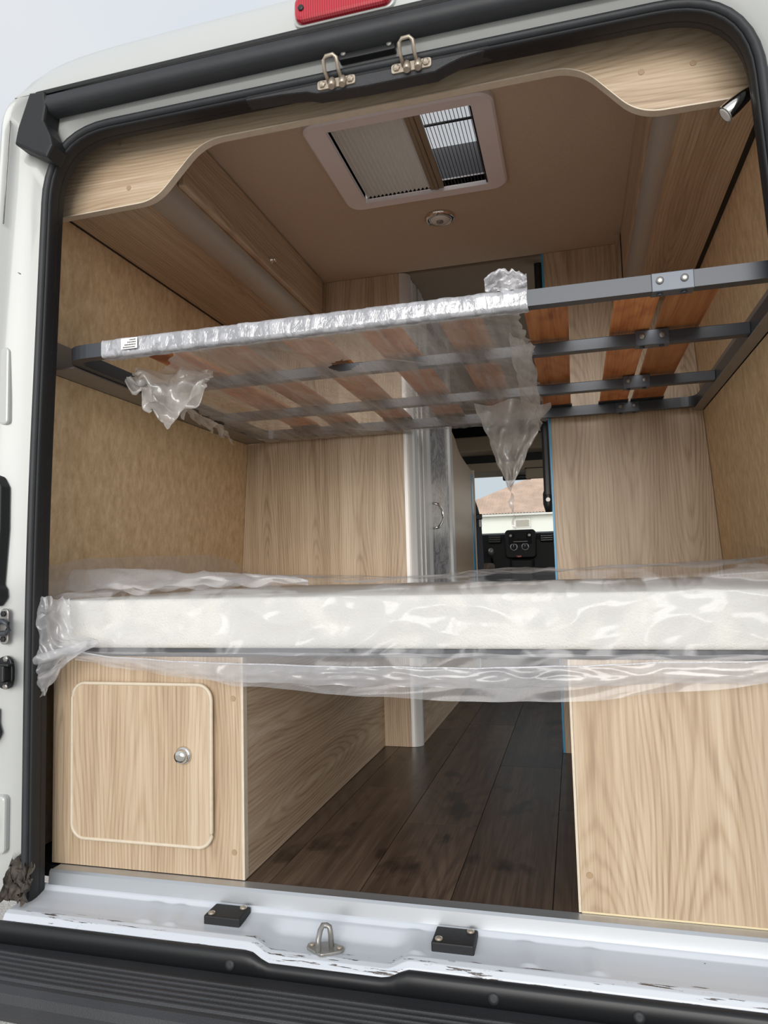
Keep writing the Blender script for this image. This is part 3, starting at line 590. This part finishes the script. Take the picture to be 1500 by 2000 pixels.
sc = thing('seat_screen', 'pale wood screen with blue film strip behind the cab seat', 'screen', (-0.19, 2.6, 0))
pts = [(2.162, 0.02), (3.02, 0.02), (3.02, 1.275)] + bez((2.96, 1.285), (2.62, 1.30), (2.45, 1.33), 8) + bez((2.40, 1.345), (2.30, 1.40), (2.162, 1.41), 6)
prism('screen_board', pts, -0.205, -0.182, 'yz', 'wood_zx', sc)
box('blue_film_strip', -0.206, -0.179, 2.90, 2.955, 0.02, 1.26, 'blue', sc)
box('screen_end_trim', -0.208, -0.178, 3.021, 3.04, 0.02, 1.30, 'edge', sc, 0.002)
rl = thing('blind_cassette', 'black upright blind cassette beside the blue partition edge', 'blind', (0.334, 1.29, 0.92))
prism('cassette', rrect(0.318, 0.347, 1.262, 1.315, 0.010, 5), 0.95, 1.86, 'xy', 'blk', rl)
lathe('end_cap', [(0.017, 0), (0.020, 0.01), (0.020, 0.05), (0.012, 0.08)], (0.333, 1.288, 0.965), (0, 0, -1), 'blk', rl, 20)
lathe('pivot', [(0.008, 0), (0.008, 0.01)], (0.333, 1.262, 0.93), (0, -1, 0), 'zinc', rl, 14)

# ================================================================== UPPER BUNK
ZB0, ZB1 = 1.225, 1.260
bk = thing('upper_bunk', 'grey tubular upper bunk frame with orange wooden slats', 'bunk bed', (0.04, 0.6, ZB0))
BX0, BX1, BY0, BY1 = -0.805, 0.882, -0.016, 1.186
loopc = rpoly([(BX0, BY0), (BX1, BY0), (BX1, BY1), (BX0, BY1)], [0.075]*4, 8, 8, True)
def loop_off(d):
    n = len(loopc); res = []
    for i, p in enumerate(loopc):
        a = Vector(loopc[i-1]); b = Vector(loopc[(i+1) % n]); t = (b-a).normalized(); res.append((p[0]-t.y*d, p[1]+t.x*d))
    return res
il = loop_off(0.027)
rg = [[(x, y, ZB0) for x, y in loopc], [(x, y, ZB0) for x, y in il], [(x, y, ZB1) for x, y in il], [(x, y, ZB1) for x, y in loopc], [(x, y, ZB0) for x, y in loopc]]
loft('outer_tube', rg, 'steel', bk, False, True)
for y in (0.348, 0.793): box('cross_tube', BX0+0.027, BX1-0.027, y, y+0.027, ZB0, ZB1-0.004, 'steel', bk, 0.002)
for y0, y1, xx in ((BY0-0.0025, BY0+0.0295, 0.594), (0.3455, 0.3775, 0.592), (0.7905, 0.8225, 0.590), (BY1-0.0295, BY1+0.0025, 0.588)):
    sv = box('tube_connector', xx, xx+0.080, y0, y1, ZB0-0.0025, ZB1+0.001, 'sleeve', bk, 0.0015)
    for fx in (0.016, 0.062):
        lathe('bolt', [(0.0075, 0), (0.0075, 0.003), (0.003, 0.0035)], (xx+fx, y0, (ZB0+ZB1)/2+0.002), (0, -1, 0), 'zinc', sv, 18)
        lathe('bolt', [(0.006, 0), (0.006, 0.003), (0.003, 0.0035)], (xx+fx, (y0+y1)/2, ZB0-0.0025), (0, 0, -1), 'steel', sv, 18)
slats = [(-0.650, -0.545), (-0.490, -0.385), (-0.268, -0.165), (-0.062, 0.038), (0.136, 0.234), (0.334, 0.432), (0.532, 0.626), (0.642, 0.744)]
n = 8; vs0 = []
for a, b in slats:
    vs = []; fs = []
    for i in range(n+1):          # slightly bowed slat
        y = 0.012+(1.158-0.012)*i/n; c = 0.006*math.sin(PI*i/n)
        vs += [(a, y, 1.2605+c), (b, y, 1.2605+c), (b, y, 1.2695+c), (a, y, 1.2695+c)]
    for i in range(n):
        o = 4*i
        for k in range(4): fs.append((o+k, o+(k+1) % 4, o+4+(k+1) % 4, o+4+k))
    fs += [(0, 1, 2, 3), (4*n, 4*n+1, 4*n+2, 4*n+3)]
    mesh('slat', vs, fs, 'slat', bk)
    for y in (0.012, 1.128): box('slat_holder', a-0.004, b+0.004, y-0.006, y+0.030, 1.258, 1.2635, 'blk', bk, 0.001)
# brackets that carry the bunk
for sx, lab in ((-1, 'grey angle bracket screwed to the left wall under the bunk'), (1, 'grey angle bracket screwed to the right wall under the bunk')):
    br = thing('angle_bracket', lab, 'bracket', (sx*0.88, 0.6, 1.218))
    xi = -0.800 if sx < 0 else 0.852
    w0 = wx(1.22)-0.001; w1 = wx(1.305)-0.001
    prism('shelf_flange', [(xi, 0.03), (sx*w0, 0.03), (sx*w0, 1.205), (xi, 1.205)], 1.2185, 1.2222, 'xy', 'bracket', br)
    t = sx*0.0035
    vs = [(sx*w0, 0.03, 1.2185), (sx*w0-t, 0.03, 1.2185), (sx*w1-t, 0.03, 1.305), (sx*w1, 0.03, 1.305), (sx*w0, 1.205, 1.2185), (sx*w0-t, 1.205, 1.2185), (sx*w1-t, 1.205, 1.305), (sx*w1, 1.205, 1.305)]
    mesh('wall_flange', vs, [(0, 1, 2, 3), (4, 5, 6, 7), (0, 1, 5, 4), (1, 2, 6, 5), (2, 3, 7, 6), (3, 0, 4, 7)], 'bracket', br)

# ================================================================== PLASTIC FILM ON THE BUNK
bf = thing('plastic_wrap', 'torn cloudy plastic wrap round the front bar and underside of the bunk', 'plastic wrap', (-0.2, 0.3, 1.21))
def wrapbar(u, v):
    x = -0.682+1.032*u+0.004*nz(u*60, v*3, 1); a = 2*PI*v
    hw, hh = 0.0175, 0.0215; c, s = math.cos(a), math.sin(a)
    k = 1/max(abs(c), abs(s)); yy = c*hw*min(k, 1.25); zz = s*hh*min(k, 1.25)
    r = 1+0.05*ridge(u*50, v*3, 4)+0.07*nz(u*26, v*3, 7)
    return (x, -0.0025+yy*max(r, 1.0), 1.2425+zz*max(r, 1.0))
sheet('bar_wrap', 260, 33, wrapbar, 'filmcrumple', bf)
def left_x(y): return -0.50-0.24*min(1, y/0.30)-0.07*min(1, max(0, (y-0.3)/0.9))+0.035*nz(y*13, 3.3)+0.02*nz(y*37, 1.3)
def right_x(y): return 0.335+0.02*nz(y*9, 8.8)+0.012*nz(y*31, 4.1)
def under(u, v):
    y = -0.012+1.196*v; a, b = left_x(y), right_x(y); x = a+(b-a)*u
    s = x*0.75+y*0.66; t = x*0.66-y*0.75
    w = 0.0045*nz(t*34, s*3.2, 2)+0.003*nz(t*70, s*5, 5)
    sag = 0.006*math.sin(PI*((v*3) % 1))
    return (x, y, 1.2165-sag*0.3+min(0.004, w))
def hole(u, v):
    y = -0.012+1.196*v; a, b = left_x(y), right_x(y); x = a+(b-a)*u
    return not (((x+0.135+0.10*(y-0.23))/0.045)**2+((y-0.23+0.4*(x+0.135))/0.045)**2 < 1+0.8*nz(x*40, y*40))
sheet('underside_sheet', 170, 130, under, 'filmtight', bf, hole)
def tail(u, v):                       # gathered torn end hanging down into the aisle
    w = 0.115*(1-v)**0.85+0.006; cx = 0.235-0.005*v; cy = 0.80+0.02*math.sin(v*5)
    x = cx+(u-0.45)*2*w*(1+0.12*nz(v*6, u*3, 5)); y = cy+0.045*math.sin(u*9+v*4)*(1-0.7*v)+0.03*nz(u*5, v*7, 1)+(0.06*(1-v)**3)*(u-0.3)
    z = 1.214-0.275*v-0.030*abs(nz(u*6, 2.2, 7))*v+0.010*ridge(u*9, v*6, 3)*v
    return (x, y, z)
sheet('hanging_tail', 46, 70, tail, 'filmtail', bf)
def tail2(u, v):
    x = 0.30+0.055*u-0.03*v+0.02*nz(v*6, u*2, 8); y = 0.10+0.85*v+0.05*u; z = 1.212-(0.06+0.05*math.sin(v*3))*(u**0.7)*(0.4+0.6*v)+0.012*nz(u*7, v*11, 3)
    return (x, y, z)
sheet('torn_edge_flap', 20, 70, tail2, 'filmtail', bf)
def strand(u, v):
    a = v*7; w = 0.013*(1-0.75*v)+0.003*nz(v*16, 1, 1); x = 0.228+0.012*v+0.010*nz(v*5, 7, 7)+(u-0.5)*2*w*math.cos(a); y = 0.80+(u-0.5)*2*w*math.sin(a)+0.006*nz(v*7, 2, 2)
    return (x, y, 0.955-0.155*v)
sheet('twisted_strand', 7, 60, strand, 'filmtail', bf)
def flap(u, v):                       # torn flap by the left corner
    x = -0.672+0.20*u+0.02*nz(v*6, u*3, 2); w = (1-abs(u-0.55)*1.55); y = 0.06+0.05*nz(u*4, v*4, 9)+0.05*u
    z = 1.214-v*(0.02+0.145*max(0.08, w)+0.03*nz(u*9, 3, 5))+0.008*ridge(u*8, v*6, 2)
    return (x, y+0.05*(1-v), z)
sheet('torn_corner_flap', 36, 30, flap, 'filmtail', bf)
def scraps(u, v):
    x = -0.735-0.06*u+0.05*v*0.3+0.018*nz(u*18, v*5, 2); y = 0.36+0.45*u; z = 1.214-v*(0.03+0.045*ridge(u*4, 2.0, 4)**2)+0.01*nz(u*20, v*6, 6)
    return (x+0.04*v, y, z)
sheet('torn_scrap', 50, 12, scraps, 'filmtail', bf)
def flag(u, v):
    x = 0.262+0.088*u; w = 1-0.5*abs(u-0.5)**2*4*0.8
    return (x, -0.018+0.02*nz(u*4, v*4, 3)-0.01*v, 1.258+0.045*v*w+0.006*ridge(u*6, v*5, 7))
sheet('torn_end_flag', 30, 16, flag, 'filmcrumple', bf)
lb = mesh('sticker', [(-0.622, -0.0265, 1.232), (-0.577, -0.0265, 1.232), (-0.577, -0.0265, 1.259), (-0.622, -0.0265, 1.259), (-0.622, -0.0262, 1.232), (-0.577, -0.0262, 1.232), (-0.577, -0.0262, 1.259), (-0.622, -0.0262, 1.259)],
          [(0, 1, 2, 3), (4, 5, 6, 7), (0, 1, 5, 4), (1, 2, 6, 5), (2, 3, 7, 6), (3, 0, 4, 7)], 'paper', bf)
for i, (a, b) in enumerate(((-0.598, -0.581), (-0.604, -0.581), (-0.612, -0.581), (-0.616, -0.583))):
    x = a; z = 1.254-i*0.006
    while x < b:
        w = random.uniform(0.0012, 0.0032); box('print_mark', x, min(x+w, b), -0.0269, -0.0265, z-0.0013, z+0.0013, 'ink', lb); x += w+0.0009

# ================================================================== LOWER BED
be = thing('bed_base', 'dark steel base bar and slatted deck under the lower mattress', 'bed base', (0.03, 0.6, 0.492))
box('front_bar', -0.86, 0.90, 0.004, 0.034, 0.4925, 0.5125, 'steel', be, 0.002)
box('rear_bar', -0.86, 0.90, 1.15, 1.18, 0.4925, 0.5125, 'steel', be, 0.002)
for i in range(9):
    x = -0.80+i*0.2; box('deck_slat', x-0.045, x+0.045, 0.036, 1.148, 0.500, 0.5125, 'slat', be)
mx0, mx1, my0, my1, mz0, mz1 = -0.795, 0.915, -0.022, 1.195, 0.5135, 0.628
def mat_mesh():
    bm = bmesh.new(); prof = [(my0+0.012, mz0), (my0+0.003, mz0+0.003), (my0, mz0+0.012)]
    prof += [(my0, mz0+0.012+(mz1-mz0-0.024)*i/8) for i in range(1, 8)] + [(my0, mz1-0.012), (my0+0.003, mz1-0.003), (my0+0.012, mz1), (0.3, mz1), (0.7, mz1), (my1-0.012, mz1), (my1, mz1-0.012), (my1, mz0+0.012), (my1-0.012, mz0)]
    nx = 171; rows = []
    for i in range(nx):
        x = mx0+(mx1-mx0)*i/(nx-1); r = []
        for y, z in prof:
            dy = 0.0
            if y <= my0+0.001: dy = 0.0022*ridge((x+0.25*(z-0.57))*16, z*3, 2)+0.0014*nz(x*34+z*14, z*5, 5)
            r.append(bm.verts.new((x, y+dy, z+(0.002*nz(x*5, y*3, 2) if z >= mz1-0.001 else 0))))
        rows.append(r)
    n = len(prof)
    for i in range(nx-1):
        for k in range(n): bm.faces.new((rows[i][k], rows[i][(k+1) % n], rows[i+1][(k+1) % n], rows[i+1][k]))
    bm.faces.new(rows[0]); bm.faces.new(rows[-1][::-1]); return bm
mt_ = frombm('mattress', mat_mesh(), 'tank', None, True); tag(mt_, 'white foam mattress spanning the van on the lower bed', 'mattress')
# plastic bag round the mattress
pb = thing('plastic_bag', 'loose clear plastic bag draped over the white mattress', 'plastic wrap', (0.05, 0.3, 0.63))
def ease(t): t = max(0.0, min(1.0, t)); return t*t*(3-2*t)
def interp(x, tab):
    for (a, va), (b, vb) in zip(tab[:-1], tab[1:]):
        if x <= b: return va+(vb-va)*ease((x-a)/(b-a))
    return tab[-1][1]
CREST = [(-0.86, .668), (-0.7, .662), (-0.5, .670), (-0.33, .664), (-0.1, .654), (0.05, .658), (0.2, .670), (0.4, .668), (0.6, .674), (0.8, .682), (1.0, .684)]
HEM = [(-0.86, .53), (-0.74, .503), (-0.6, .488), (-0.45, .462), (-0.30, .437), (0.0, .420), (0.2, .414), (0.4, .419), (0.6, .44), (0.8, .464), (1.0, .475)]
def bag(u, v):
    x = -0.85+1.765*u; cr = interp(x, CREST); hm = interp(x, HEM)
    sec = [(1.05, cr-0.012), (0.70, cr-0.004), (0.35, cr-0.002), (0.14, cr), (0.05, cr-0.004), (0.0, cr-0.016), (-0.026, 0.630), (-0.034, 0.600), (-0.036, 0.560), (-0.038, 0.530), (-0.042, 0.505)]
    t = v*(len(sec)-1); i = min(int(t), len(sec)-2); f = t-i; y = sec[i][0]*(1-f)+sec[i+1][0]*f; z = sec[i][1]*(1-f)+sec[i+1][1]*f
    if y > 0.0:
        z += 0.010*nz(x*5, y*4, 3)+0.008*ridge(x*7+y*3, y*5-x*2, 6)*min(1, y/0.1)
    else:
        d = 0.014*max(-0.2, ridge(x*4.5+z*7, z*9-x*3, 4))+0.005*ridge(x*13-z*9, z*15, 8)
        y -= max(0.0, d+0.004); z += 0.004*nz(x*9, z*6, 5)
        if z > 0.50: y = min(y, -0.0265)
    if x < -0.76: k = ease((-0.76-x)/0.09); z = z-0.02*k*(1 if z > 0.58 else -1.0); y += 0.02*k
    return (x, y, max(z, 0.631) if y > -0.02 else z)
sheet('bag_outer', 330, 80, bag, 'film', pb)
def skirt(u, v):
    x = -0.80+1.715*u; hm = interp(x, HEM); z = 0.508+(hm-0.508)*v
    return (x, -0.042-0.010*v-0.004*ridge(x*5+v*1.5, v*1.6-x, 4)-0.002*nz(x*12, v*3, 2), z+0.003*nz(x*12, v*3, 6))
sheet('bag_skirt', 260, 24, skirt, 'filmskirt', pb)
HEM2 = [(-0.86, .535), (-0.74, .512), (-0.6, .498), (-0.45, .490), (-0.30, .486), (0.0, .482), (0.2, .482), (0.4, .488), (0.6, .497), (0.8, .500), (1.0, .505)]
def hem(u, v):                        # heat-welded doubled seam band
    x = -0.72+1.635*u; top = interp(x, HEM2)+0.003*nz(x*11, 4, 4); h = 0.020+0.020*ease((x+0.72)/0.4)
    return (x, -0.056-0.006*math.sin(v*3.1)-0.004*ridge(x*14, v*3, 2), top-h*v+0.003*nz(x*20, v*3, 9))
sheet('seam_band', 220, 12, hem, 'filmhem', pb)
tube('weld_line', [(x, -0.0585-0.002*nz(x*14, 3, 3), interp(x, HEM2)-0.001+0.003*nz(x*11, 4, 4)) for x in [-0.72+1.635*i/120 for i in range(121)]], 0.0016, 'filmcrumple', pb, 6)
def back_left(u, v):                  # slack film standing against the left wall
    y = -0.02+1.15*u; top = interp(y, [(-0.02, .712), (0.2, .735), (0.55, .745), (0.85, .752), (1.0, .735), (1.13, .69)])
    z = 0.632+(top-0.632)*v; x = -0.880+0.022*math.sin(v*2.2)+0.010*nz(u*6, v*3, 2)
    return (x+0.06*(1-v), y, z)
sheet('slack_film_by_wall', 60, 16, back_left, 'filmtop', pb)
def fold_left(u, v):                  # front roll over the left corner
    x = -0.835+0.60*u; r = 0.060*(1-u)**0.6; a = v*3.3
    return (x, 0.10+0.10*u-0.9*r*math.cos(a)+0.012*nz(u*6, v*3, 3), 0.640+r*math.sin(a)*0.95+0.012*ridge(u*7, v*3, 5)+0.01*u)
sheet('puffed_fold', 60, 24, fold_left, 'filmtop', pb)
def tail_left(u, v):                  # gathered corner that hangs over the cabinet
    px = interp(v, [(0, -0.800), (0.35, -0.812), (0.7, -0.802), (1, -0.796)]); w = interp(v, [(0, .07), (0.4, .10), (0.62, .17), (0.8, .08), (1, .004)])
    z = 0.63-0.235*v+0.012*ridge(u*4, v*6, 2)+0.03*u*(v > .3)*ease((v-.3)/.4)*1.6
    return (px+w*u+0.008*nz(u*5, v*7, 2), -0.072-0.014*math.sin(u*5+v*3)-0.010*ridge(u*5, v*7, 5), z)
sheet('gathered_corner', 34, 60, tail_left, 'filmhem', pb)
def curl(u, v):
    a = v*4.2; r = 0.022*(1-0.4*u)
    return (-0.800+0.14*u, -0.084-r*math.sin(a)*0.8+0.006*nz(u*7, v*4, 4), 0.505-0.022*math.cos(a)*(1-0.5*u)+0.025*u-0.03*(1-u)*v)
sheet('curled_corner', 34, 26, curl, 'filmhem', pb)
mesh('film_peak', [(0.905, 0.95, 0.650), (0.90, 0.93, 0.742), (0.912, 0.60, 0.715), (0.915, 0.60, 0.650)], [(0, 1, 2, 3)], 'film', pb)

# ================================================================== CAB
ds = thing('dashboard', 'black van dashboard with centre console seen down the aisle', 'dashboard', (0, 4.75, 0))
prism('dash_top', [(4.66, 0.60), (4.66, 0.90), (4.70, 0.955), (4.80, 0.972), (5.25, 0.985), (5.25, 0.60)], -0.92, 0.92, 'yz', 'dash', ds)
prism('centre_console', rrect(-0.142, 0.112, 0.745, 0.985, 0.03, 6), 4.58, 4.72, 'xz', 'dash', ds, 0.01)
box('lower_console', -0.11, 0.09, 4.60, 4.80, 0.0, 0.745, 'dash', ds, 0.02)
rd = box('radio', -0.112, 0.082, 4.570, 4.60, 0.865, 0.968, 'seat', ds, 0.006)
box('radio_display', -0.062, 0.035, 4.566, 4.571, 0.905, 0.955, 'rubber2', rd); box('radio_slot', -0.07, 0.045, 4.566, 4.571, 0.882, 0.886, 'zinc', rd)
for x in (-0.092, 0.062): lathe('radio_knob', [(0.013, 0), (0.013, 0.012), (0.010, 0.014)], (x, 4.570, 0.935), (0, -1, 0), 'zinc', rd, 20)
for x in (-0.070, 0.024):
    kn = lathe('climate_dial', [(0.031, 0), (0.031, 0.004), (0.026, 0.005)], (x, 4.578, 0.840), (0, -1, 0), 'alu', ds, 28); lathe('dial_cap', [(0.025, 0.004), (0.022, 0.02), (0.018, 0.022)], (x, 4.578, 0.840), (0, -1, 0), 'dash', kn, 24)
    box('dial_mark', x-0.002, x+0.002, 4.554, 4.557, 0.842, 0.860, 'whitepl', kn)
box('hazard_switch', -0.052, -0.010, 4.572, 4.582, 0.752, 0.768, 'red', ds, 0.002)
for x in (-0.235, 0.20): box('air_vent', x-0.055, x+0.055, 4.630, 4.66, 0.875, 0.945, 'rubber2', ds, 0.012); 
for x in (-0.235, 0.20):
    for k in range(3): box('vent_blade', x-0.048, x+0.048, 4.624, 4.632, 0.890+k*0.018, 0.893+k*0.018, 'zinc', ds)
lathe('gear_knob', [(0.016, 0), (0.024, 0.02), (0.022, 0.05), (0.010, 0.06)], (-0.26, 4.56, 0.775), (0, -0.2, 1), 'zinc', ds, 18)
tube('gear_lever', [(-0.26, 4.66, 0.70), (-0.26, 4.60, 0.73), (-0.26, 4.56, 0.78)], 0.010, 'dash', ds, 10)
def seat(cx, label, belt):
    s = thing('captain_chair', label, 'seat', (cx, 3.45, 0))
    box('seat_base', cx-0.22, cx+0.22, 3.25, 3.75, 0.0, 0.30, 'blk', s, 0.02)
    box('seat_cushion', cx-0.25, cx+0.25, 3.22, 3.80, 0.30, 0.46, 'seat', s, 0.05, 4)
    bm = bmesh.new(); pr = []
    for z, w, y in ((0.42, .24, 3.28), (0.6, .255, 3.26), (0.85, .25, 3.20), (1.0, .21, 3.16), (1.06, .15, 3.145)):
        pr.append([(cx+w*math.cos(2*PI*k/20)*(1 if abs(math.cos(2*PI*k/20)) > .3 else 1.0), y+0.065*math.sin(2*PI*k/20), z) for k in range(20)])
    bm.free()
    loft('backrest', pr+[[(cx, 3.145, 1.07)]*20], 'seat', s, True, True)
    box('headrest', cx-0.12, cx+0.12, 3.10, 3.19, 1.09, 1.27, 'seat', s, 0.035, 4)
    for k in (-0.06, 0.06): tube('headrest_post', [(cx+k, 3.145, 1.03), (cx+k, 3.145, 1.11)], 0.007, 'zinc', s, 8)
    ax = cx-0.27 if cx > 0 else cx+0.25
    box('armrest', ax, ax+0.06, 3.28, 3.62, 0.655, 0.705, 'seatarm', s, 0.02, 3)
    return s
s1 = seat(-0.44, 'dark cab seat behind the wood screen, left of the aisle', 1); s2 = seat(0.60, 'dark cab seat with taupe armrest, right of the aisle', 0)
sbel = thing('seat_belt', 'grey seat belt strap with buckle hanging by the left cab seat', 'seat belt', (-0.16, 3.12, 1.3))
vs = []; fs = []
pth = [(-0.262, 3.10, 1.32), (-0.235, 3.09, 1.20), (-0.190, 3.08, 1.06), (-0.172, 3.08, 0.98), (-0.168, 3.09, 0.80), (-0.168, 3.10, 0.66)]
for x, y, z in pth: vs += [(x-0.022, y, z), (x+0.022, y-0.004, z), (x+0.022, y-0.001, z), (x-0.022, y+0.003, z)]
for i in range(len(pth)-1):
    for k in range(4): fs.append((4*i+k, 4*i+(k+1) % 4, 4*i+4+(k+1) % 4, 4*i+4+k))
mesh('strap', vs, fs, plain('blue_grey_webbing', rgb(70, 74, 84), 0.7), sbel)
box('buckle', -0.188, -0.142, 3.062, 3.080, 0.985, 1.02, 'blk', sbel, 0.004); box('tongue', -0.165, -0.146, 3.060, 3.078, 0.935, 0.985, 'zinc', sbel, 0.003)
# overhead shelf, roof lining and windscreen
os_ = thing('cab_overhead_shelf', 'beige overhead shelf with dark openings above the windscreen', 'shelf', (0, 4.3, 1.47))
box('shelf_front', -0.90, 0.90, 4.10, 4.14, 1.592, 1.715, 'cabbeige', os_, 0.012)
box('shelf_floor', -0.90, 0.90, 4.14, 4.60, 1.592, 1.605, 'cabbeige', os_)
box('shelf_back', -0.90, 0.90, 4.60, 4.62, 1.56, 1.925, 'rubber2', os_)
box('lower_pocket', -0.90, 0.90, 4.32, 4.595, 1.525, 1.590, 'rubber2', os_)
prism('header_trim', [(4.28, 1.455), (4.66, 1.452), (4.66, 1.50), (4.34, 1.523), (4.28, 1.523)], -0.92, 0.92, 'yz', 'cabbeige', os_)
vsn = thing('sun_visor', 'dark beige folded sun visor at the windscreen top', 'sun visor', (0.14, 4.5, 1.36))
box('visor_flap', 0.075, 0.40, 4.20, 4.22, 1.365, 1.452, 'cabbeige', vsn, 0.012); tube('visor_rod', [(0.07, 4.21, 1.450), (0.42, 4.21, 1.450)], 0.006, 'blk', vsn, 8)
mir = thing('rear_view_mirror', 'small dark rear-view mirror at the windscreen top centre', 'mirror', (-0.02, 4.6, 1.40))
box('mirror_housing', -0.14, 0.10, 4.56, 4.60, 1.405, 1.448, 'blk', mir, 0.012); tube('mirror_stem', [(-0.02, 4.60, 1.425), (-0.02, 4.655, 1.445)], 0.008, 'blk', mir, 8)
ww = struct(mesh('window_2', [(-0.85, 4.665, 1.48), (0.85, 4.665, 1.48), (0.92, 5.24, 0.985), (-0.92, 5.24, 0.985), (-0.85, 4.67, 1.485), (0.85, 4.67, 1.485), (0.92, 5.245, 0.99), (-0.92, 5.245, 0.99)],
                 [(0, 1, 2, 3), (4, 5, 6, 7), (0, 1, 5, 4), (1, 2, 6, 5), (2, 3, 7, 6), (3, 0, 4, 7)], 'glass')); tag(ww, 'clear van windscreen above the dashboard')
# cab shell
for sx, nm in ((-1, 'wall_cab_left'), (1, 'wall_cab_right')):
    bm = bmesh.new(); bm_box(bm, sx*0.95-0.01, sx*0.95+0.01, 3.3, 5.3, 0.0, 0.92); bm_box(bm, sx*0.93-0.02, sx*0.93+0.02, 3.3, 3.5, 0.92, 2.0); bm_box(bm, sx*0.93-0.02, sx*0.93+0.02, 3.5, 4.66, 1.5, 2.05)
    struct(frombm(nm, bm, 'blk'))
struct(box('wall_front', -0.95, 0.95, 5.25, 5.3, -0.03, 0.97, 'blk'))

# ================================================================== OUTSIDE
gr = struct(box('ground', -60, 60, -60, 120, -0.70, -0.62, 'asphalt')); tag(gr, 'grey gravelly asphalt under the van')
k = 2.58; C0 = Vector((0.42, -1.5, 0.684))
def far(x, y, z): return tuple(C0+(Vector((x, y, z))-C0)*k)
hs = thing('house', 'white house with clay tiled hip roof seen through the windscreen', 'house', (4, 40, -0.62))
ex0, ey, ez = far(-2.5, 14, 1.80); ex1 = ex0+22; dep = 14
box('house_wall', ex0+0.5, ex1-0.5, ey+0.5, ey+dep-0.5, -0.62, ez, 'house', hs)
sw, sr = 0.17, 0.17; npx = int(22/sw*4); npy = int(7/sr)
vs = []; fs = []; nrow = npy*2
for j in range(nrow+1):
    r = (j+1)//2; y = r*sr; st = 0.035 if j % 2 == 0 else 0.0
    for i in range(npx+1):
        x = ex0+22*i/npx; xx = max(ex0+y, min(ex1-y, x)); vs.append((xx, ey+y, ez+0.5*y+st+0.022*math.sin(2*PI*x/sw)))
for j in range(nrow):
    for i in range(npx): a = j*(npx+1)+i; fs.append((a, a+1, a+npx+2, a+npx+1))
rf = mesh('tiled_roof', vs, fs, 'tile', hs); rf['kind'] = 'stuff'
mesh('roof_side', [(ex0, ey, ez), (ex0+7, ey+7, ez+3.5), (ex0, ey+14, ez), (ex1, ey, ez), (ex1-7, ey+7, ez+3.5), (ex1, ey+14, ez)], [(0, 1, 2), (3, 4, 5), (1, 4, 5, 2)], 'tile', hs)
box('gutter', ex0, ex1, ey-0.12, ey+0.02, ez-0.14, ez+0.02, 'zinc', hs, 0.03)
box('soffit', ex0, ex1, ey, ey+0.5, ez-0.10, ez-0.04, 'house', hs)
wx0, _, wz1 = far(-0.813, 14, 1.695); wx1, _, wz0 = far(-0.463, 14, 1.500)
wf = box('window', wx0, wx1, ey+0.42, ey+0.52, wz0, wz1, 'zinc', hs); box('pane', wx0+0.09, wx1-0.09, ey+0.40, ey+0.43, wz0+0.05, wz1-0.08, 'pleat', wf)
box('down_pipe', wx0-0.05, wx0+0.05, ey+0.38, ey+0.48, -0.62, ez, 'whitepl', hs)

for o in list(bpy.data.objects):
    if '_base' in o: del o['_base']
